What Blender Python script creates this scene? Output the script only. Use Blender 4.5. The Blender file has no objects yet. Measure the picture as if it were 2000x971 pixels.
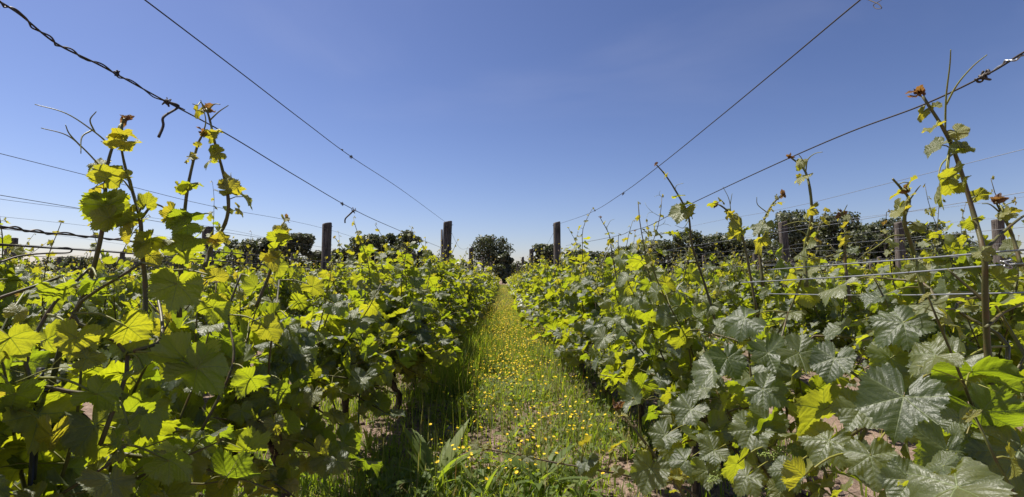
import bpy, math, random
import numpy as np
from mathutils import Vector, Matrix, Euler

scene = bpy.context.scene
COL = scene.collection
R = math.radians

# ------------------------------------------------------------------ camera
F_PX, W_PX, H_PX = 950.0, 2000.0, 971.0          # focal length in photo pixels
CAM_H, ROW_W = 1.0, 0.85                          # eye height, half the row spacing
PITCH, YAW = math.atan(59.5 / F_PX), math.atan(17.0 / F_PX)
cam_d = bpy.data.cameras.new("camera")
cam = bpy.data.objects.new("camera", cam_d)
COL.objects.link(cam)
cam.location = (0, 0, CAM_H)
cam.rotation_euler = Euler((math.pi / 2 + PITCH, 0, -YAW), 'XYZ')
cam_d.sensor_width = 36.0
cam_d.lens = 36.0 * F_PX / W_PX
cam_d.clip_start, cam_d.clip_end = 0.02, 2000.0
scene.camera = cam
CAM_M = cam.rotation_euler.to_matrix()

# ------------------------------------------------------------------ sky, sun, exposure
SUN_AZ, SUN_EL = R(-60), R(63)                    # azimuth from +Y (the rows), minus = to the left
SUN_DIR = np.array([math.sin(SUN_AZ) * math.cos(SUN_EL), math.cos(SUN_AZ) * math.cos(SUN_EL), math.sin(SUN_EL)])
world = bpy.data.worlds.new("World")
scene.world = world
world.use_nodes = True
wn, wl = world.node_tree.nodes, world.node_tree.links
wn.clear()
sky = wn.new("ShaderNodeTexSky")
sky.sky_type = 'NISHITA'
sky.sun_disc = False
sky.sun_elevation = SUN_EL
sky.sun_rotation = SUN_AZ
sky.altitude = 100
sky.air_density, sky.dust_density, sky.ozone_density = 1.0, 0.65, 2.5
tint = wn.new("ShaderNodeMix"); tint.data_type = 'RGBA'; tint.blend_type = 'MULTIPLY'
tint.inputs[0].default_value = 1.0
tint.inputs[7].default_value = (0.76, 0.655, 0.72, 1)
bg = wn.new("ShaderNodeBackground")
bg.inputs[1].default_value = 0.059
wo = wn.new("ShaderNodeOutputWorld")
gam = wn.new("ShaderNodeGamma"); gam.inputs[1].default_value = 1.3
wl.new(sky.outputs[0], gam.inputs[0]); wl.new(gam.outputs[0], tint.inputs[6]); 
tc = wn.new("ShaderNodeTexCoord"); mp = wn.new("ShaderNodeMapping"); mp.inputs["Rotation"].default_value = (0.3, 0.2, 0.9); mp.inputs["Scale"].default_value = (1.0, 3.2, 4.0)
nz = wn.new("ShaderNodeTexNoise"); nz.inputs["Scale"].default_value = 1.1; nz.inputs["Detail"].default_value = 5; nz.inputs["Distortion"].default_value = 0.6
mr = wn.new("ShaderNodeMapRange"); mr.interpolation_type = 'SMOOTHSTEP'
for i_, v_ in ((1, .48), (2, .78), (3, 0.0), (4, 0.06)):
    mr.inputs[i_].default_value = v_
cir = wn.new("ShaderNodeMix"); cir.data_type = 'RGBA'; cir.inputs[7].default_value = (9.0, 8.8, 10.2, 1)
wl.new(tc.outputs["Generated"], mp.inputs[0]); wl.new(mp.outputs[0], nz.inputs["Vector"]); wl.new(nz.outputs[0], mr.inputs[0])
wl.new(mr.outputs[0], cir.inputs[0]); wl.new(tint.outputs[2], cir.inputs[6]); wl.new(cir.outputs[2], bg.inputs[0]); wl.new(bg.outputs[0], wo.inputs[0])
sun_d = bpy.data.lights.new("sun", 'SUN')
sun_d.energy, sun_d.angle, sun_d.color = 5.0, R(0.5), (1.0, 0.95, 0.86)
sun = bpy.data.objects.new("sun", sun_d)
COL.objects.link(sun)
sun.rotation_euler = Vector(SUN_DIR).to_track_quat('Z', 'Y').to_euler()
vs = scene.view_settings
vs.view_transform, vs.look, vs.exposure, vs.gamma = 'Standard', 'None', 0.70, 1.0
vs.use_curve_mapping = False
cy = scene.cycles
cy.max_bounces, cy.diffuse_bounces, cy.glossy_bounces, cy.transmission_bounces = 7, 4, 2, 4
cy.use_denoising = True
cy.caustics_reflective = cy.caustics_refractive = False


def ray(px, py):
    v = CAM_M @ Vector(((px - W_PX / 2) / F_PX, (H_PX / 2 - py) / F_PX, -1.0))
    return np.array(v)


def at(px, py, Y):
    """Real point seen at photo pixel (px, py), Y metres down the row."""
    d = ray(px, py)
    return np.array([0, 0, CAM_H]) + d * (Y / d[1])


# ------------------------------------------------------------------ helpers
def norm(v):
    v = np.asarray(v, float)
    return v / (np.linalg.norm(v, axis=-1, keepdims=True) + 1e-12)


class MB:
    """Collects polygons (numpy) and links them as one mesh object."""
    def __init__(s):
        s.v, s.f, s.sz, s.uv, s.c, s.m, s.n = [], [], [], [], [], [], 0

    def add(s, v, faces_flat, sizes, uv=None, col=(0, 0, 0), mat=0):
        v = np.asarray(v, np.float32).reshape(-1, 3)
        ff = np.asarray(faces_flat, np.int64).ravel()
        sizes = np.asarray(sizes, np.int64).ravel()
        s.v.append(v); s.f.append(ff + s.n); s.sz.append(sizes)
        s.uv.append(np.zeros((len(ff), 2), np.float32) if uv is None else np.asarray(uv, np.float32))
        c = np.asarray(col, np.float32)
        if c.ndim == 1:
            c = np.tile(c, (len(v), 1))
        s.c.append(c); s.m.append(np.full(len(sizes), mat, np.int32)); s.n += len(v)

    def tube(s, pts, rad, sides=6, mat=0, col=(0, 0, 0), cap=True, rough=0.0, rng=None):
        pts = np.asarray(pts, float); n = len(pts)
        rad = np.full(n, rad, float) if np.isscalar(rad) else np.asarray(rad, float)
        t = norm(np.gradient(pts, axis=0))
        ref = np.array([0.31, 0.87, 0.12]) if abs(t[0] @ norm([0.31, 0.87, 0.12])) < 0.9 else np.array([0.9, -0.2, 0.3])
        a = norm(ref - t[0] * (ref @ t[0]))
        A = []
        for i in range(n):
            a = norm(a - t[i] * (a @ t[i])); A.append(a)
        A = np.array(A); B = np.cross(t, A)
        th = np.arange(sides) * 2 * math.pi / sides
        rr = rad[:, None] * np.ones(sides)
        if rough and rng is not None:
            rr = rr * (1 + rough * rng.standard_normal(rr.shape))
        V = pts[:, None] + rr[..., None] * (np.cos(th)[None, :, None] * A[:, None] + np.sin(th)[None, :, None] * B[:, None])
        i, j = np.meshgrid(np.arange(n - 1), np.arange(sides), indexing='ij')
        j2 = (j + 1) % sides
        F = np.stack([i * sides + j, i * sides + j2, (i + 1) * sides + j2, (i + 1) * sides + j], -1).reshape(-1)
        S = np.full((n - 1) * sides, 4)
        if cap:
            F = np.concatenate([F, np.arange(sides)[::-1], (n - 1) * sides + np.arange(sides)]); S = np.concatenate([S, [sides, sides]])
        s.add(V.reshape(-1, 3), F, S, mat=mat, col=col)

    def mesh(s, name, mats):
        me = bpy.data.meshes.new(name)
        v = np.concatenate(s.v); f = np.concatenate(s.f); sz = np.concatenate(s.sz)
        me.vertices.add(len(v)); me.vertices.foreach_set("co", v.ravel())
        me.loops.add(len(f)); me.loops.foreach_set("vertex_index", f.astype(np.int32))
        me.polygons.add(len(sz))
        st = np.concatenate([[0], np.cumsum(sz)[:-1]]).astype(np.int32)
        me.polygons.foreach_set("loop_start", st)
        me.polygons.foreach_set("use_smooth", np.ones(len(sz), bool))
        me.polygons.foreach_set("material_index", np.concatenate(s.m))
        uv = me.uv_layers.new(name="UVMap"); uv.data.foreach_set("uv", np.concatenate(s.uv).ravel())
        c = np.concatenate(s.c); c4 = np.concatenate([c, np.ones((len(c), 1), np.float32)], 1)
        at_ = me.attributes.new("tint", 'FLOAT_COLOR', 'POINT'); at_.data.foreach_set("color", c4.astype(np.float32).ravel())
        for m in mats:
            me.materials.append(m)
        me.update(); me.validate()
        return me

    def obj(s, name, mats, parent=None):
        return link(name, s.mesh(name, mats), parent)


def link(name, data, parent=None):
    o = bpy.data.objects.new(name, data); COL.objects.link(o)
    if parent is not None:
        o.parent = parent
    return o


def tag(o, label=None, cat=None, group=None, kind=None):
    for k, val in (("label", label), ("category", cat), ("group", group), ("kind", kind)):
        if val:
            o[k] = val
    return o


def thing(name, label, cat, loc=(0, 0, 0), group=None):
    o = link(name, None); o.location = loc
    return tag(o, label, cat, group)


def copy_tree(o, parent=None):
    c = o.copy(); COL.objects.link(c)
    if parent is not None:
        c.parent = parent
    for ch in list(o.children):
        copy_tree(ch, c)
    return c


def smooth(pts, n=4):
    """Catmull-Rom through pts, n steps a span."""
    p = np.asarray(pts, float)
    if len(p) < 3:
        return np.array([p[0] + (p[-1] - p[0]) * k / n for k in range(n + 1)])
    q = np.vstack([2 * p[0] - p[1], p, 2 * p[-1] - p[-2]]); out = []
    for i in range(1, len(q) - 2):
        for k in range(n):
            t = k / n
            out.append(0.5 * (2 * q[i] + (q[i + 1] - q[i - 1]) * t + (2 * q[i - 1] - 5 * q[i] + 4 * q[i + 1] - q[i + 2]) * t * t + (3 * q[i] - q[i - 1] - 3 * q[i + 1] + q[i + 2]) * t ** 3))
    out.append(p[-1])
    return np.array(out)


# ------------------------------------------------------------------ materials
class NT:
    def __init__(s, name):
        s.mat = bpy.data.materials.new(name); s.mat.use_nodes = True
        s.t = s.mat.node_tree; s.t.nodes.clear()
        s.out = s.t.nodes.new("ShaderNodeOutputMaterial")

    def n(s, kind, **kw):
        nd = s.t.nodes.new("ShaderNode" + kind)
        for k, v in kw.items():
            setattr(nd, k, v)
        return nd

    def set(s, sock, v):
        if isinstance(v, bpy.types.NodeSocket):
            s.t.links.new(v, sock)
        elif isinstance(v, (tuple, list)) and len(v) == 3 and sock.type == 'RGBA':
            sock.default_value = (*v, 1)
        else:
            sock.default_value = v

    def math(s, op, a, b=0.0, c=0.0, clamp=False):
        nd = s.n("Math", operation=op, use_clamp=clamp)
        for i, v in enumerate((a, b, c)):
            s.set(nd.inputs[i], v)
        return nd.outputs[0]

    def mix(s, f, a, b, blend='MIX'):
        nd = s.n("Mix", data_type='RGBA', blend_type=blend)
        s.set(nd.inputs[0], f); s.set(nd.inputs[6], a); s.set(nd.inputs[7], b)
        return nd.outputs[2]

    def ramp(s, f, a, b):
        nd = s.n("MapRange", interpolation_type='SMOOTHSTEP')
        s.set(nd.inputs[0], f); nd.inputs[1].default_value = a; nd.inputs[2].default_value = b
        return nd.outputs[0]

    def noise(s, scale, detail=4, rough=0.55, vec=None, dist=0.0):
        nd = s.n("TexNoise")
        nd.inputs["Scale"].default_value = scale; nd.inputs["Detail"].default_value = detail
        nd.inputs["Roughness"].default_value = rough; nd.inputs["Distortion"].default_value = dist
        if vec is not None:
            s.set(nd.inputs["Vector"], vec)
        return nd.outputs[0]

    def coord(s):
        return s.n("NewGeometry").outputs["Position"]

    def objc(s):
        return s.n("TexCoord").outputs["Object"]

    def tint(s):
        a = s.n("Attribute", attribute_name="tint"); sp = s.n("SeparateColor")
        s.set(sp.inputs[0], a.outputs["Color"])
        return sp.outputs[0], sp.outputs[1], sp.outputs[2]

    def bump(s, h, strength, dist):
        b = s.n("Bump"); b.inputs["Strength"].default_value = strength; b.inputs["Distance"].default_value = dist
        s.set(b.inputs["Height"], h)
        return b.outputs[0]

    def bsdf(s, col, rough=0.6, spec=0.5, normal=None, metal=0.0):
        p = s.n("BsdfPrincipled")
        s.set(p.inputs["Base Color"], col); s.set(p.inputs["Roughness"], rough)
        s.set(p.inputs["Specular IOR Level"], spec); s.set(p.inputs["Metallic"], metal)
        if normal is not None:
            s.set(p.inputs["Normal"], normal)
        return p.outputs[0]

    def done(s, shader):
        s.set(s.out.inputs[0], shader)
        return s.mat


def leaf_material(name, top_a, top_b, under, young_c, tr_a, tr_b, tr_young, gloss, veins=True, thin=0.5, spec=0.5):
    """Two-sided leaf: green glossy upper face, paler underside, light passing through; tint = (random, young, hue)."""
    m = NT(name)
    r, y, h = m.tint()
    col = m.mix(r, top_a, top_b)
    blotch = m.noise(55, 3, 0.6, m.coord())
    col = m.mix(m.math('MULTIPLY', m.ramp(blotch, 0.4, 0.75), 0.35), col, top_b)
    spot = m.math('MULTIPLY', m.ramp(m.noise(130, 2, 0.6, m.coord()), 0.68, 0.76), m.ramp(m.noise(9, 2, 0.5, m.coord()), 0.5, 0.6))
    col = m.mix(m.math('MULTIPLY', spot, 0.7), col, (0.14, 0.09, 0.03))
    back = m.n("NewGeometry").outputs["Backfacing"]
    col = m.mix(back, col, under)
    col = m.mix(y, col, young_c)
    tr = m.mix(r, tr_a, tr_b)
    tr = m.mix(y, tr, tr_young)
    bronze = m.math('MULTIPLY', m.ramp(h, 0.9, 1.0), m.ramp(y, 0.5, 0.95))
    col = m.mix(bronze, col, (0.20, 0.085, 0.035)); tr = m.mix(bronze, tr, (0.34, 0.16, 0.04))
    nrm = None
    if veins:
        uv = m.n("UVMap", uv_map="UVMap"); sx = m.n("SeparateXYZ"); m.set(sx.inputs[0], uv.outputs[0])
        u, v = sx.outputs[0], m.math('ABSOLUTE', sx.outputs[1])
        wid = m.math('MULTIPLY_ADD', u, -0.016, 0.022)
        main = m.math('SUBTRACT', 1.0, m.ramp(m.math('DIVIDE', v, wid), 0.4, 1.1))
        ph = m.math('DIVIDE', m.math('MULTIPLY_ADD', v, -0.85, u), 0.17)
        fr = m.math('ABSOLUTE', m.math('SUBTRACT', m.math('FRACT', ph), 0.5))     # 0.5 on the vein line
        side = m.ramp(fr, 0.455, 0.495)
        vo = m.n("TexVoronoi", feature='DISTANCE_TO_EDGE'); vo.inputs["Scale"].default_value = 15.0
        m.set(vo.inputs["Vector"], uv.outputs[0])
        net = m.math('SUBTRACT', 1.0, m.ramp(vo.outputs["Distance"], 0.0, 0.10))
        vein = m.math('MAXIMUM', main, m.math('MULTIPLY', side, 0.6))
        col = m.mix(m.math('MULTIPLY', vein, 0.75), col, (0.26, 0.31, 0.12))
        dark = m.math('MAXIMUM', vein, m.math('MULTIPLY', net, 0.22))
        tr = m.mix(m.math('MULTIPLY', dark, 0.8), tr, (0.10, 0.16, 0.01))
        quilt = m.math('MULTIPLY', m.math('SUBTRACT', 0.5, fr), 1.3)
        hgt = m.math('SUBTRACT', m.math('ADD', quilt, m.math('MULTIPLY', m.ramp(vo.outputs["Distance"], 0.0, 0.25), 0.2)), m.math('MULTIPLY', main, 0.5))
        nrm = m.bump(hgt, 0.55, 0.0019)
    rough = m.math('MULTIPLY_ADD', m.noise(30, 2, 0.5, m.coord()), 0.2, gloss)
    p = m.bsdf(col, rough, spec, nrm)
    t = m.n("BsdfTranslucent"); m.set(t.inputs["Color"], tr)
    if nrm is not None:
        m.set(t.inputs["Normal"], nrm)
    mx = m.n("MixShader"); mx.inputs[0].default_value = thin
    m.set(mx.inputs[1], p); m.set(mx.inputs[2], t.outputs[0])
    return m.done(mx.outputs[0])


VINE_LEAF = leaf_material("vine_leaf", (0.034, 0.050, 0.022), (0.080, 0.100, 0.048), (0.066, 0.090, 0.036), (0.20, 0.21, 0.03),
                          (0.34, 0.45, 0.012), (0.60, 0.64, 0.015), (0.66, 0.52, 0.03), 0.40, spec=1.0)
VINE_LEAF_FAR = leaf_material("far_vine_leaf", (0.028, 0.045, 0.017), (0.060, 0.082, 0.034), (0.055, 0.08, 0.032), (0.20, 0.20, 0.03),
                              (0.34, 0.45, 0.012), (0.60, 0.64, 0.015), (0.66, 0.52, 0.03), 0.34, veins=False, spec=1.0)
TREE_LEAF = leaf_material("tree_leaf", (0.060, 0.072, 0.036), (0.115, 0.122, 0.06), (0.09, 0.105, 0.06), (0.09, 0.09, 0.05),
                          (0.06, 0.09, 0.01), (0.12, 0.15, 0.02), (0.15, 0.13, 0.03), 0.42, veins=False, thin=0.25)
GRASS_M = leaf_material("grass_blade", (0.06, 0.105, 0.02), (0.13, 0.175, 0.04), (0.10, 0.14, 0.04), (0.30, 0.24, 0.10),
                        (0.30, 0.46, 0.015), (0.50, 0.58, 0.03), (0.45, 0.36, 0.12), 0.48, veins=False, thin=0.45, spec=0.35)


def stem_material():
    m = NT("green_shoot")
    r, y, h = m.tint()
    c = m.mix(y, (0.075, 0.055, 0.028), (0.11, 0.125, 0.025))
    c = m.mix(m.math('MULTIPLY', m.ramp(m.noise(40, 3, 0.6, m.coord()), 0.45, 0.7), 0.5), c, (0.13, 0.055, 0.03))
    c = m.mix(h, c, (0.34, 0.33, 0.05))
    return m.done(m.bsdf(c, 0.5, 0.4, m.bump(m.noise(300, 2, 0.5, m.coord()), 0.3, 0.001)))


def bark_material(name, a, b, stretch=8.0, scale=40):
    m = NT(name)
    mp = m.n("Mapping"); mp.inputs["Scale"].default_value = (stretch, stretch, 1.0)
    m.set(mp.inputs[0], m.objc())
    n1 = m.noise(scale / 6, 6, 0.65, mp.outputs[0], 0.4)
    n2 = m.noise(7, 4, 0.6, m.objc())
    c = m.mix(m.ramp(n1, 0.35, 0.65), a, b)
    c = m.mix(m.math('MULTIPLY', m.ramp(n2, 0.45, 0.7), 0.4), c, tuple(x * 0.5 for x in a))
    return m.done(m.bsdf(c, 0.85, 0.25, m.bump(n1, 0.9, 0.012)))


SHOOT = stem_material()
BARK = bark_material("vine_bark", (0.035, 0.025, 0.018), (0.12, 0.09, 0.065), 6, 60)
TREE_BARK = bark_material("tree_bark", (0.03, 0.025, 0.02), (0.10, 0.085, 0.07), 3, 12)
POST_WOOD = bark_material("grey_post_wood", (0.035, 0.028, 0.023), (0.22, 0.18, 0.15), 26, 26)


def plain(name, col, rough=0.5, spec=0.5, metal=0.0, var=0.25, scale=60):
    m = NT(name)
    c = m.mix(m.math('MULTIPLY', m.noise(scale, 3, 0.6, m.coord()), var * 2), col, tuple(x * 0.4 for x in col))
    return m.done(m.bsdf(c, rough, spec, None, metal))


WIRE_DARK = plain("rusted_wire", (0.075, 0.06, 0.05), 0.55, 0.5, 0.5)
WIRE_GREY = plain("galvanised_wire", (0.42, 0.42, 0.42), 0.42, 0.5, 0.75)
CLIP_BLACK = plain("black_plastic", (0.012, 0.012, 0.013), 0.4)
STAKE_GREEN = plain("green_stake_paint", (0.02, 0.075, 0.05), 0.45)
TENDRIL_DEAD = plain("dry_tendril", (0.065, 0.045, 0.03), 0.7)
PETAL = plain("yellow_petal", (0.72, 0.50, 0.013), 0.6, 0.2, 0, 0.15, 300)
BUD = plain("flower_bud_green", (0.22, 0.28, 0.05), 0.5)
STONE = plain("field_stone", (0.36, 0.31, 0.27), 0.85, 0.3, 0, 0.4, 25)


def soil_material():
    m = NT("dry_soil")
    p = m.coord()
    n1, n2, n3 = m.noise(1.1, 5, 0.6, p), m.noise(14, 6, 0.7, p), m.noise(70, 4, 0.7, p)
    c = m.mix(m.ramp(n2, 0.3, 0.7), (0.15, 0.098, 0.07), (0.33, 0.235, 0.18))
    c = m.mix(m.math('MULTIPLY', m.ramp(n3, 0.5, 0.75), 0.55), c, (0.42, 0.33, 0.27))
    c = m.mix(m.math('MULTIPLY', m.ramp(n1, 0.45, 0.65), 0.45), c, (0.075, 0.075, 0.03))
    h = m.math('ADD', n2, m.math('MULTIPLY', n3, 0.5))
    return m.done(m.bsdf(c, 0.92, 0.2, m.bump(h, 1.0, 0.03)))


SOIL = soil_material()

# ------------------------------------------------------------------ ground
NR = np.random.default_rng(11)


def fbm(x, y, seed=0, octs=4, base=0.35):
    r = np.random.default_rng(seed); out = np.zeros_like(x); a = 1.0; fq = base
    for _ in range(octs):
        for _k in range(3):
            t = r.uniform(0, 2 * math.pi); ph = r.uniform(0, 6.28)
            out += a * np.sin((x * math.cos(t) + y * math.sin(t)) * fq * 6.28 + ph) / 3
        a *= 0.5; fq *= 2.1
    return out


def ground_z(x, y):
    near = np.clip(1.4 - np.hypot(x, y) / 30, 0, 1)
    return near * (0.022 * fbm(x, y, 5, 5, 0.7) + 0.012 * fbm(x, y, 9, 3, 5.0))


def axis(steps):
    out = []
    for a, b, d in steps:
        out.append(np.arange(a, b, d))
    return np.concatenate(out)


xs = axis([(-900, -100, 100), (-100, -20, 8), (-20, -4, 1.0), (-4, 4, 0.05), (4, 20, 1.0), (20, 100, 8), (100, 901, 100)])
ys = axis([(-60, -4, 8), (-4, 1, 0.5), (1, 10, 0.05), (10, 30, 0.3), (30, 100, 3), (100, 300, 25), (300, 1300, 100)])
gx, gy = np.meshgrid(xs, ys, indexing='ij')
gv = np.stack([gx, gy, ground_z(gx, gy)], -1).reshape(-1, 3)
ni, nj = gx.shape
ii, jj = np.meshgrid(np.arange(ni - 1), np.arange(nj - 1), indexing='ij')
gf = np.stack([ii * nj + jj, (ii + 1) * nj + jj, (ii + 1) * nj + jj + 1, ii * nj + jj + 1], -1).reshape(-1)
g = MB(); g.add(gv, gf, np.full(len(gf) // 4, 4))
tag(g.obj("ground", [SOIL]), "dry pinkish brown soil under the vine rows", "ground", kind="structure")

# low earth bank with a bare track at the end of the rows
b = MB()
bx = np.linspace(-60, 60, 81)
prof = np.array([(71, -0.05), (73, 0.25), (75, 0.85), (77, 1.25), (80, 1.3), (84, -0.05)])
bv = np.array([[x, yy, zz + (0.08 * math.sin(x * 1.3 + yy) if zz > 0 else 0)] for x in bx for yy, zz in prof])
k = len(prof)
bf = [[i * k + j, (i + 1) * k + j, (i + 1) * k + j + 1, i * k + j + 1] for i in range(len(bx) - 1) for j in range(k - 1)]
b.add(bv, np.array(bf).ravel(), np.full(len(bf), 4))
tag(b.obj("bank", [SOIL]), "bare earth bank across the end of the path", "ground", kind="structure")

# ------------------------------------------------------------------ leaf templates
VEIN_A = np.array([-108, -52, 0, 52, 108.0])


def leaf_template(teeth, rings, seed, lobing=1.0):
    """Grape leaf, petiole at the origin, middle lobe along +Y, upper face +Z, middle vein 1 long.
    Returns vertices, quads / tris flat, sizes, uv per corner (along / across the sector's vein)."""
    r = np.random.default_rng(seed)
    A = np.array([0, 13, 27, 40, 52, 65, 80, 94, 108, 128, 148, 163, 176.0])
    Rr = np.array([1.0, .93, .86, .87, .92, .86, .79, .79, .82, .81, .74, .60, .16])
    Rr = Rr - lobing * np.array([0, .03, .09, .03, 0, .03, .09, .02, 0, 0, 0, 0, 0])
    bounds = [-176, -80, -26, 26, 80, 176]
    ang = []
    for s_ in range(5):
        lo, hi, va = bounds[s_], bounds[s_ + 1], VEIN_A[s_]
        k = max(2, int(round(teeth * (hi - lo) / 352)))
        k1 = max(1, int(round(k * (va - lo) / (hi - lo)))); k2 = max(1, k - k1)
        ang += list(np.linspace(lo, va, 2 * k1 + 1)[:-1]) + list(np.linspace(va, hi, 2 * k2 + 1)[:-1])
    ang.append(176.0)
    ang = np.array(ang); m = len(ang)
    asym = 1 + 0.06 * np.sin(R(1) * ang + r.uniform(0, 6))
    rad = np.interp(np.abs(ang), A, Rr) * asym
    tooth = np.where(np.arange(m) % 2 == 0, 1.0, -1.0) * (0.036 + 0.02 * r.standard_normal(m)) if teeth > 9 else np.zeros(m)
    for va in VEIN_A:                                   # vein ends are tooth points
        tooth[np.argmin(np.abs(ang - va))] = 0.05 if teeth > 9 else 0
    rad = rad + tooth * np.clip(rad * 1.3, 0, 1)
    ts = np.array(rings)
    V = [np.zeros((1, 3))]
    cup, fold, wav, ph, tw = r.uniform(-.36, .46), r.uniform(-0.16, .52), r.uniform(.05, .13), r.uniform(0, 6.28), r.uniform(-.35, .35)
    droop, cr = r.uniform(0.02, 0.46), r.uniform(0, 6.28, 4)
    for t in ts:
        x, yv = rad * t * np.sin(R(1) * ang), rad * t * np.cos(R(1) * ang)
        near = np.min(np.abs(ang[:, None] - VEIN_A[None, :]), axis=1) / 26.0
        z = -cup * (rad * t) ** 2 + fold * np.abs(x) * 0.8 + 0.05 * t * np.clip(near, 0, 1)
        z += wav * t ** 2.5 * np.sin(R(1) * ang * 5 + ph) + 0.035 * t ** 3 * np.sin(R(1) * ang * 13 + ph * 2)
        z += tw * x * yv - droop * np.clip(yv, 0, 2) ** 2
        z += t * (.022 * np.sin(9 * x + cr[0]) * np.sin(8 * yv + cr[1]) + .016 * np.sin(17 * x + cr[2]) * np.sin(15 * yv + cr[3]))
        V.append(np.stack([x, yv, z], 1))
    V = np.concatenate(V)
    F, S, UV = [], [], []
    def uvof(idx, sec):
        a = R(VEIN_A[sec]); p = V[idx]
        return [(p[i, 0] * math.sin(a) + p[i, 1] * math.cos(a), p[i, 0] * math.cos(a) - p[i, 1] * math.sin(a)) for i in range(len(idx))]
    for i in range(m - 1):
        mid = (ang[i] + ang[i + 1]) / 2
        sec = int(np.searchsorted(bounds[1:-1], mid))
        idx = [0, 1 + i + 1, 1 + i]
        F += idx; S.append(3); UV += uvof(np.array(idx), sec)
        for q in range(len(ts) - 1):
            a0, a1 = 1 + q * m + i, 1 + (q + 1) * m + i
            idx = [a0, a0 + 1, a1 + 1, a1]
            F += idx; S.append(4); UV += uvof(np.array(idx), sec)
    return V, np.array(F), np.array(S), np.array(UV)


T_NEAR = [leaf_template(44, [.15, .36, .58, .78, .92, 1.0], 100 + i, (0.4, 1.0, .7, 1.5, .3, .9, .0, .8, .5, 1.2, .2, .6, 1.0, .4)[i]) for i in range(14)]
T_MID = [leaf_template(20, [.5, 1.0], 200 + i, (0.5, 1.0, .7, 1.2, .6, .9)[i]) for i in range(6)]
T_LOW = [leaf_template(8, [1.0], 300 + i, (0.6, 1.0, .8, 1.2)[i]) for i in range(4)]
TEMPL = {"near": T_NEAR, "mid": T_MID, "low": T_LOW}


def put_leaves(mb, templates, P, N, D, S, C, rng, mat=0):
    """Leaves at P, upper normals N, tips towards D, sizes S, tints C (n x 3)."""
    P, N, D, S, C = (np.asarray(q, float) for q in (P, N, D, S, C))
    N = norm(N); D = norm(D - N * (D * N).sum(1, keepdims=True)); X = np.cross(D, N) * (1.04 - .5 * C[:, 1:2] ** 1.5 + rng.normal(0, .06, (len(P), 1)))
    pick = rng.integers(0, len(templates), len(P))
    for ti, (V, F, Sz, UV) in enumerate(templates):
        sel = np.where(pick == ti)[0]
        if not len(sel):
            continue
        v = (V[None, :, 0, None] * X[sel, None] + V[None, :, 1, None] * D[sel, None] + V[None, :, 2, None] * N[sel, None]) * S[sel, None, None] + P[sel, None]
        off = (np.arange(len(sel)) * len(V))[:, None]
        mb.add(v.reshape(-1, 3), (F[None] + off).ravel(), np.tile(Sz, len(sel)), np.tile(UV, (len(sel), 1)), np.repeat(C[sel], len(V), 0), mat)


# ------------------------------------------------------------------ vines
UP = np.array([0, 0, 1.0])


def leaf_frame(rng, a, sun_bias=0.35):
    """Normal and tip direction of a leaf growing out along a."""
    w = rng.uniform(0.0, 0.9)
    n = norm(UP * w + a * (1.0 - 0.6 * w) + SUN_DIR * sun_bias + rng.normal(0, 0.42, 3))
    d = norm(a * 0.8 - UP * rng.uniform(0.1, 1.0) + rng.normal(0, 0.3, 3))
    return n, d


def forked_tendril(mb, rng, p, d, size, dry=0.0):
    """Tendril that forks and curls."""
    d = norm(d); s_ = norm(np.cross(d, rng.normal(0, 1, 3)))
    base = [p + d * size * t + UP * size * 0.15 * t * t for t in (0, .2, .4)]
    mb.tube(base, [.0013, .0012, .0011], 5, col=(rng.random(), 1, .6))
    for sg in (-1, 1):
        q = [base[-1]]; dd = norm(d + s_ * 0.5 * sg); curl = rng.uniform(0.12, 0.5) * sg
        for k in range(9):
            q.append(q[-1] + dd * size * 0.075)
            dd = norm(dd + s_ * curl * (0.3 + k * 0.14) - UP * 0.04)
        mb.tube(q, np.linspace(.0011, .0006, len(q)), 4, col=(rng.random(), 1, .6))


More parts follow.
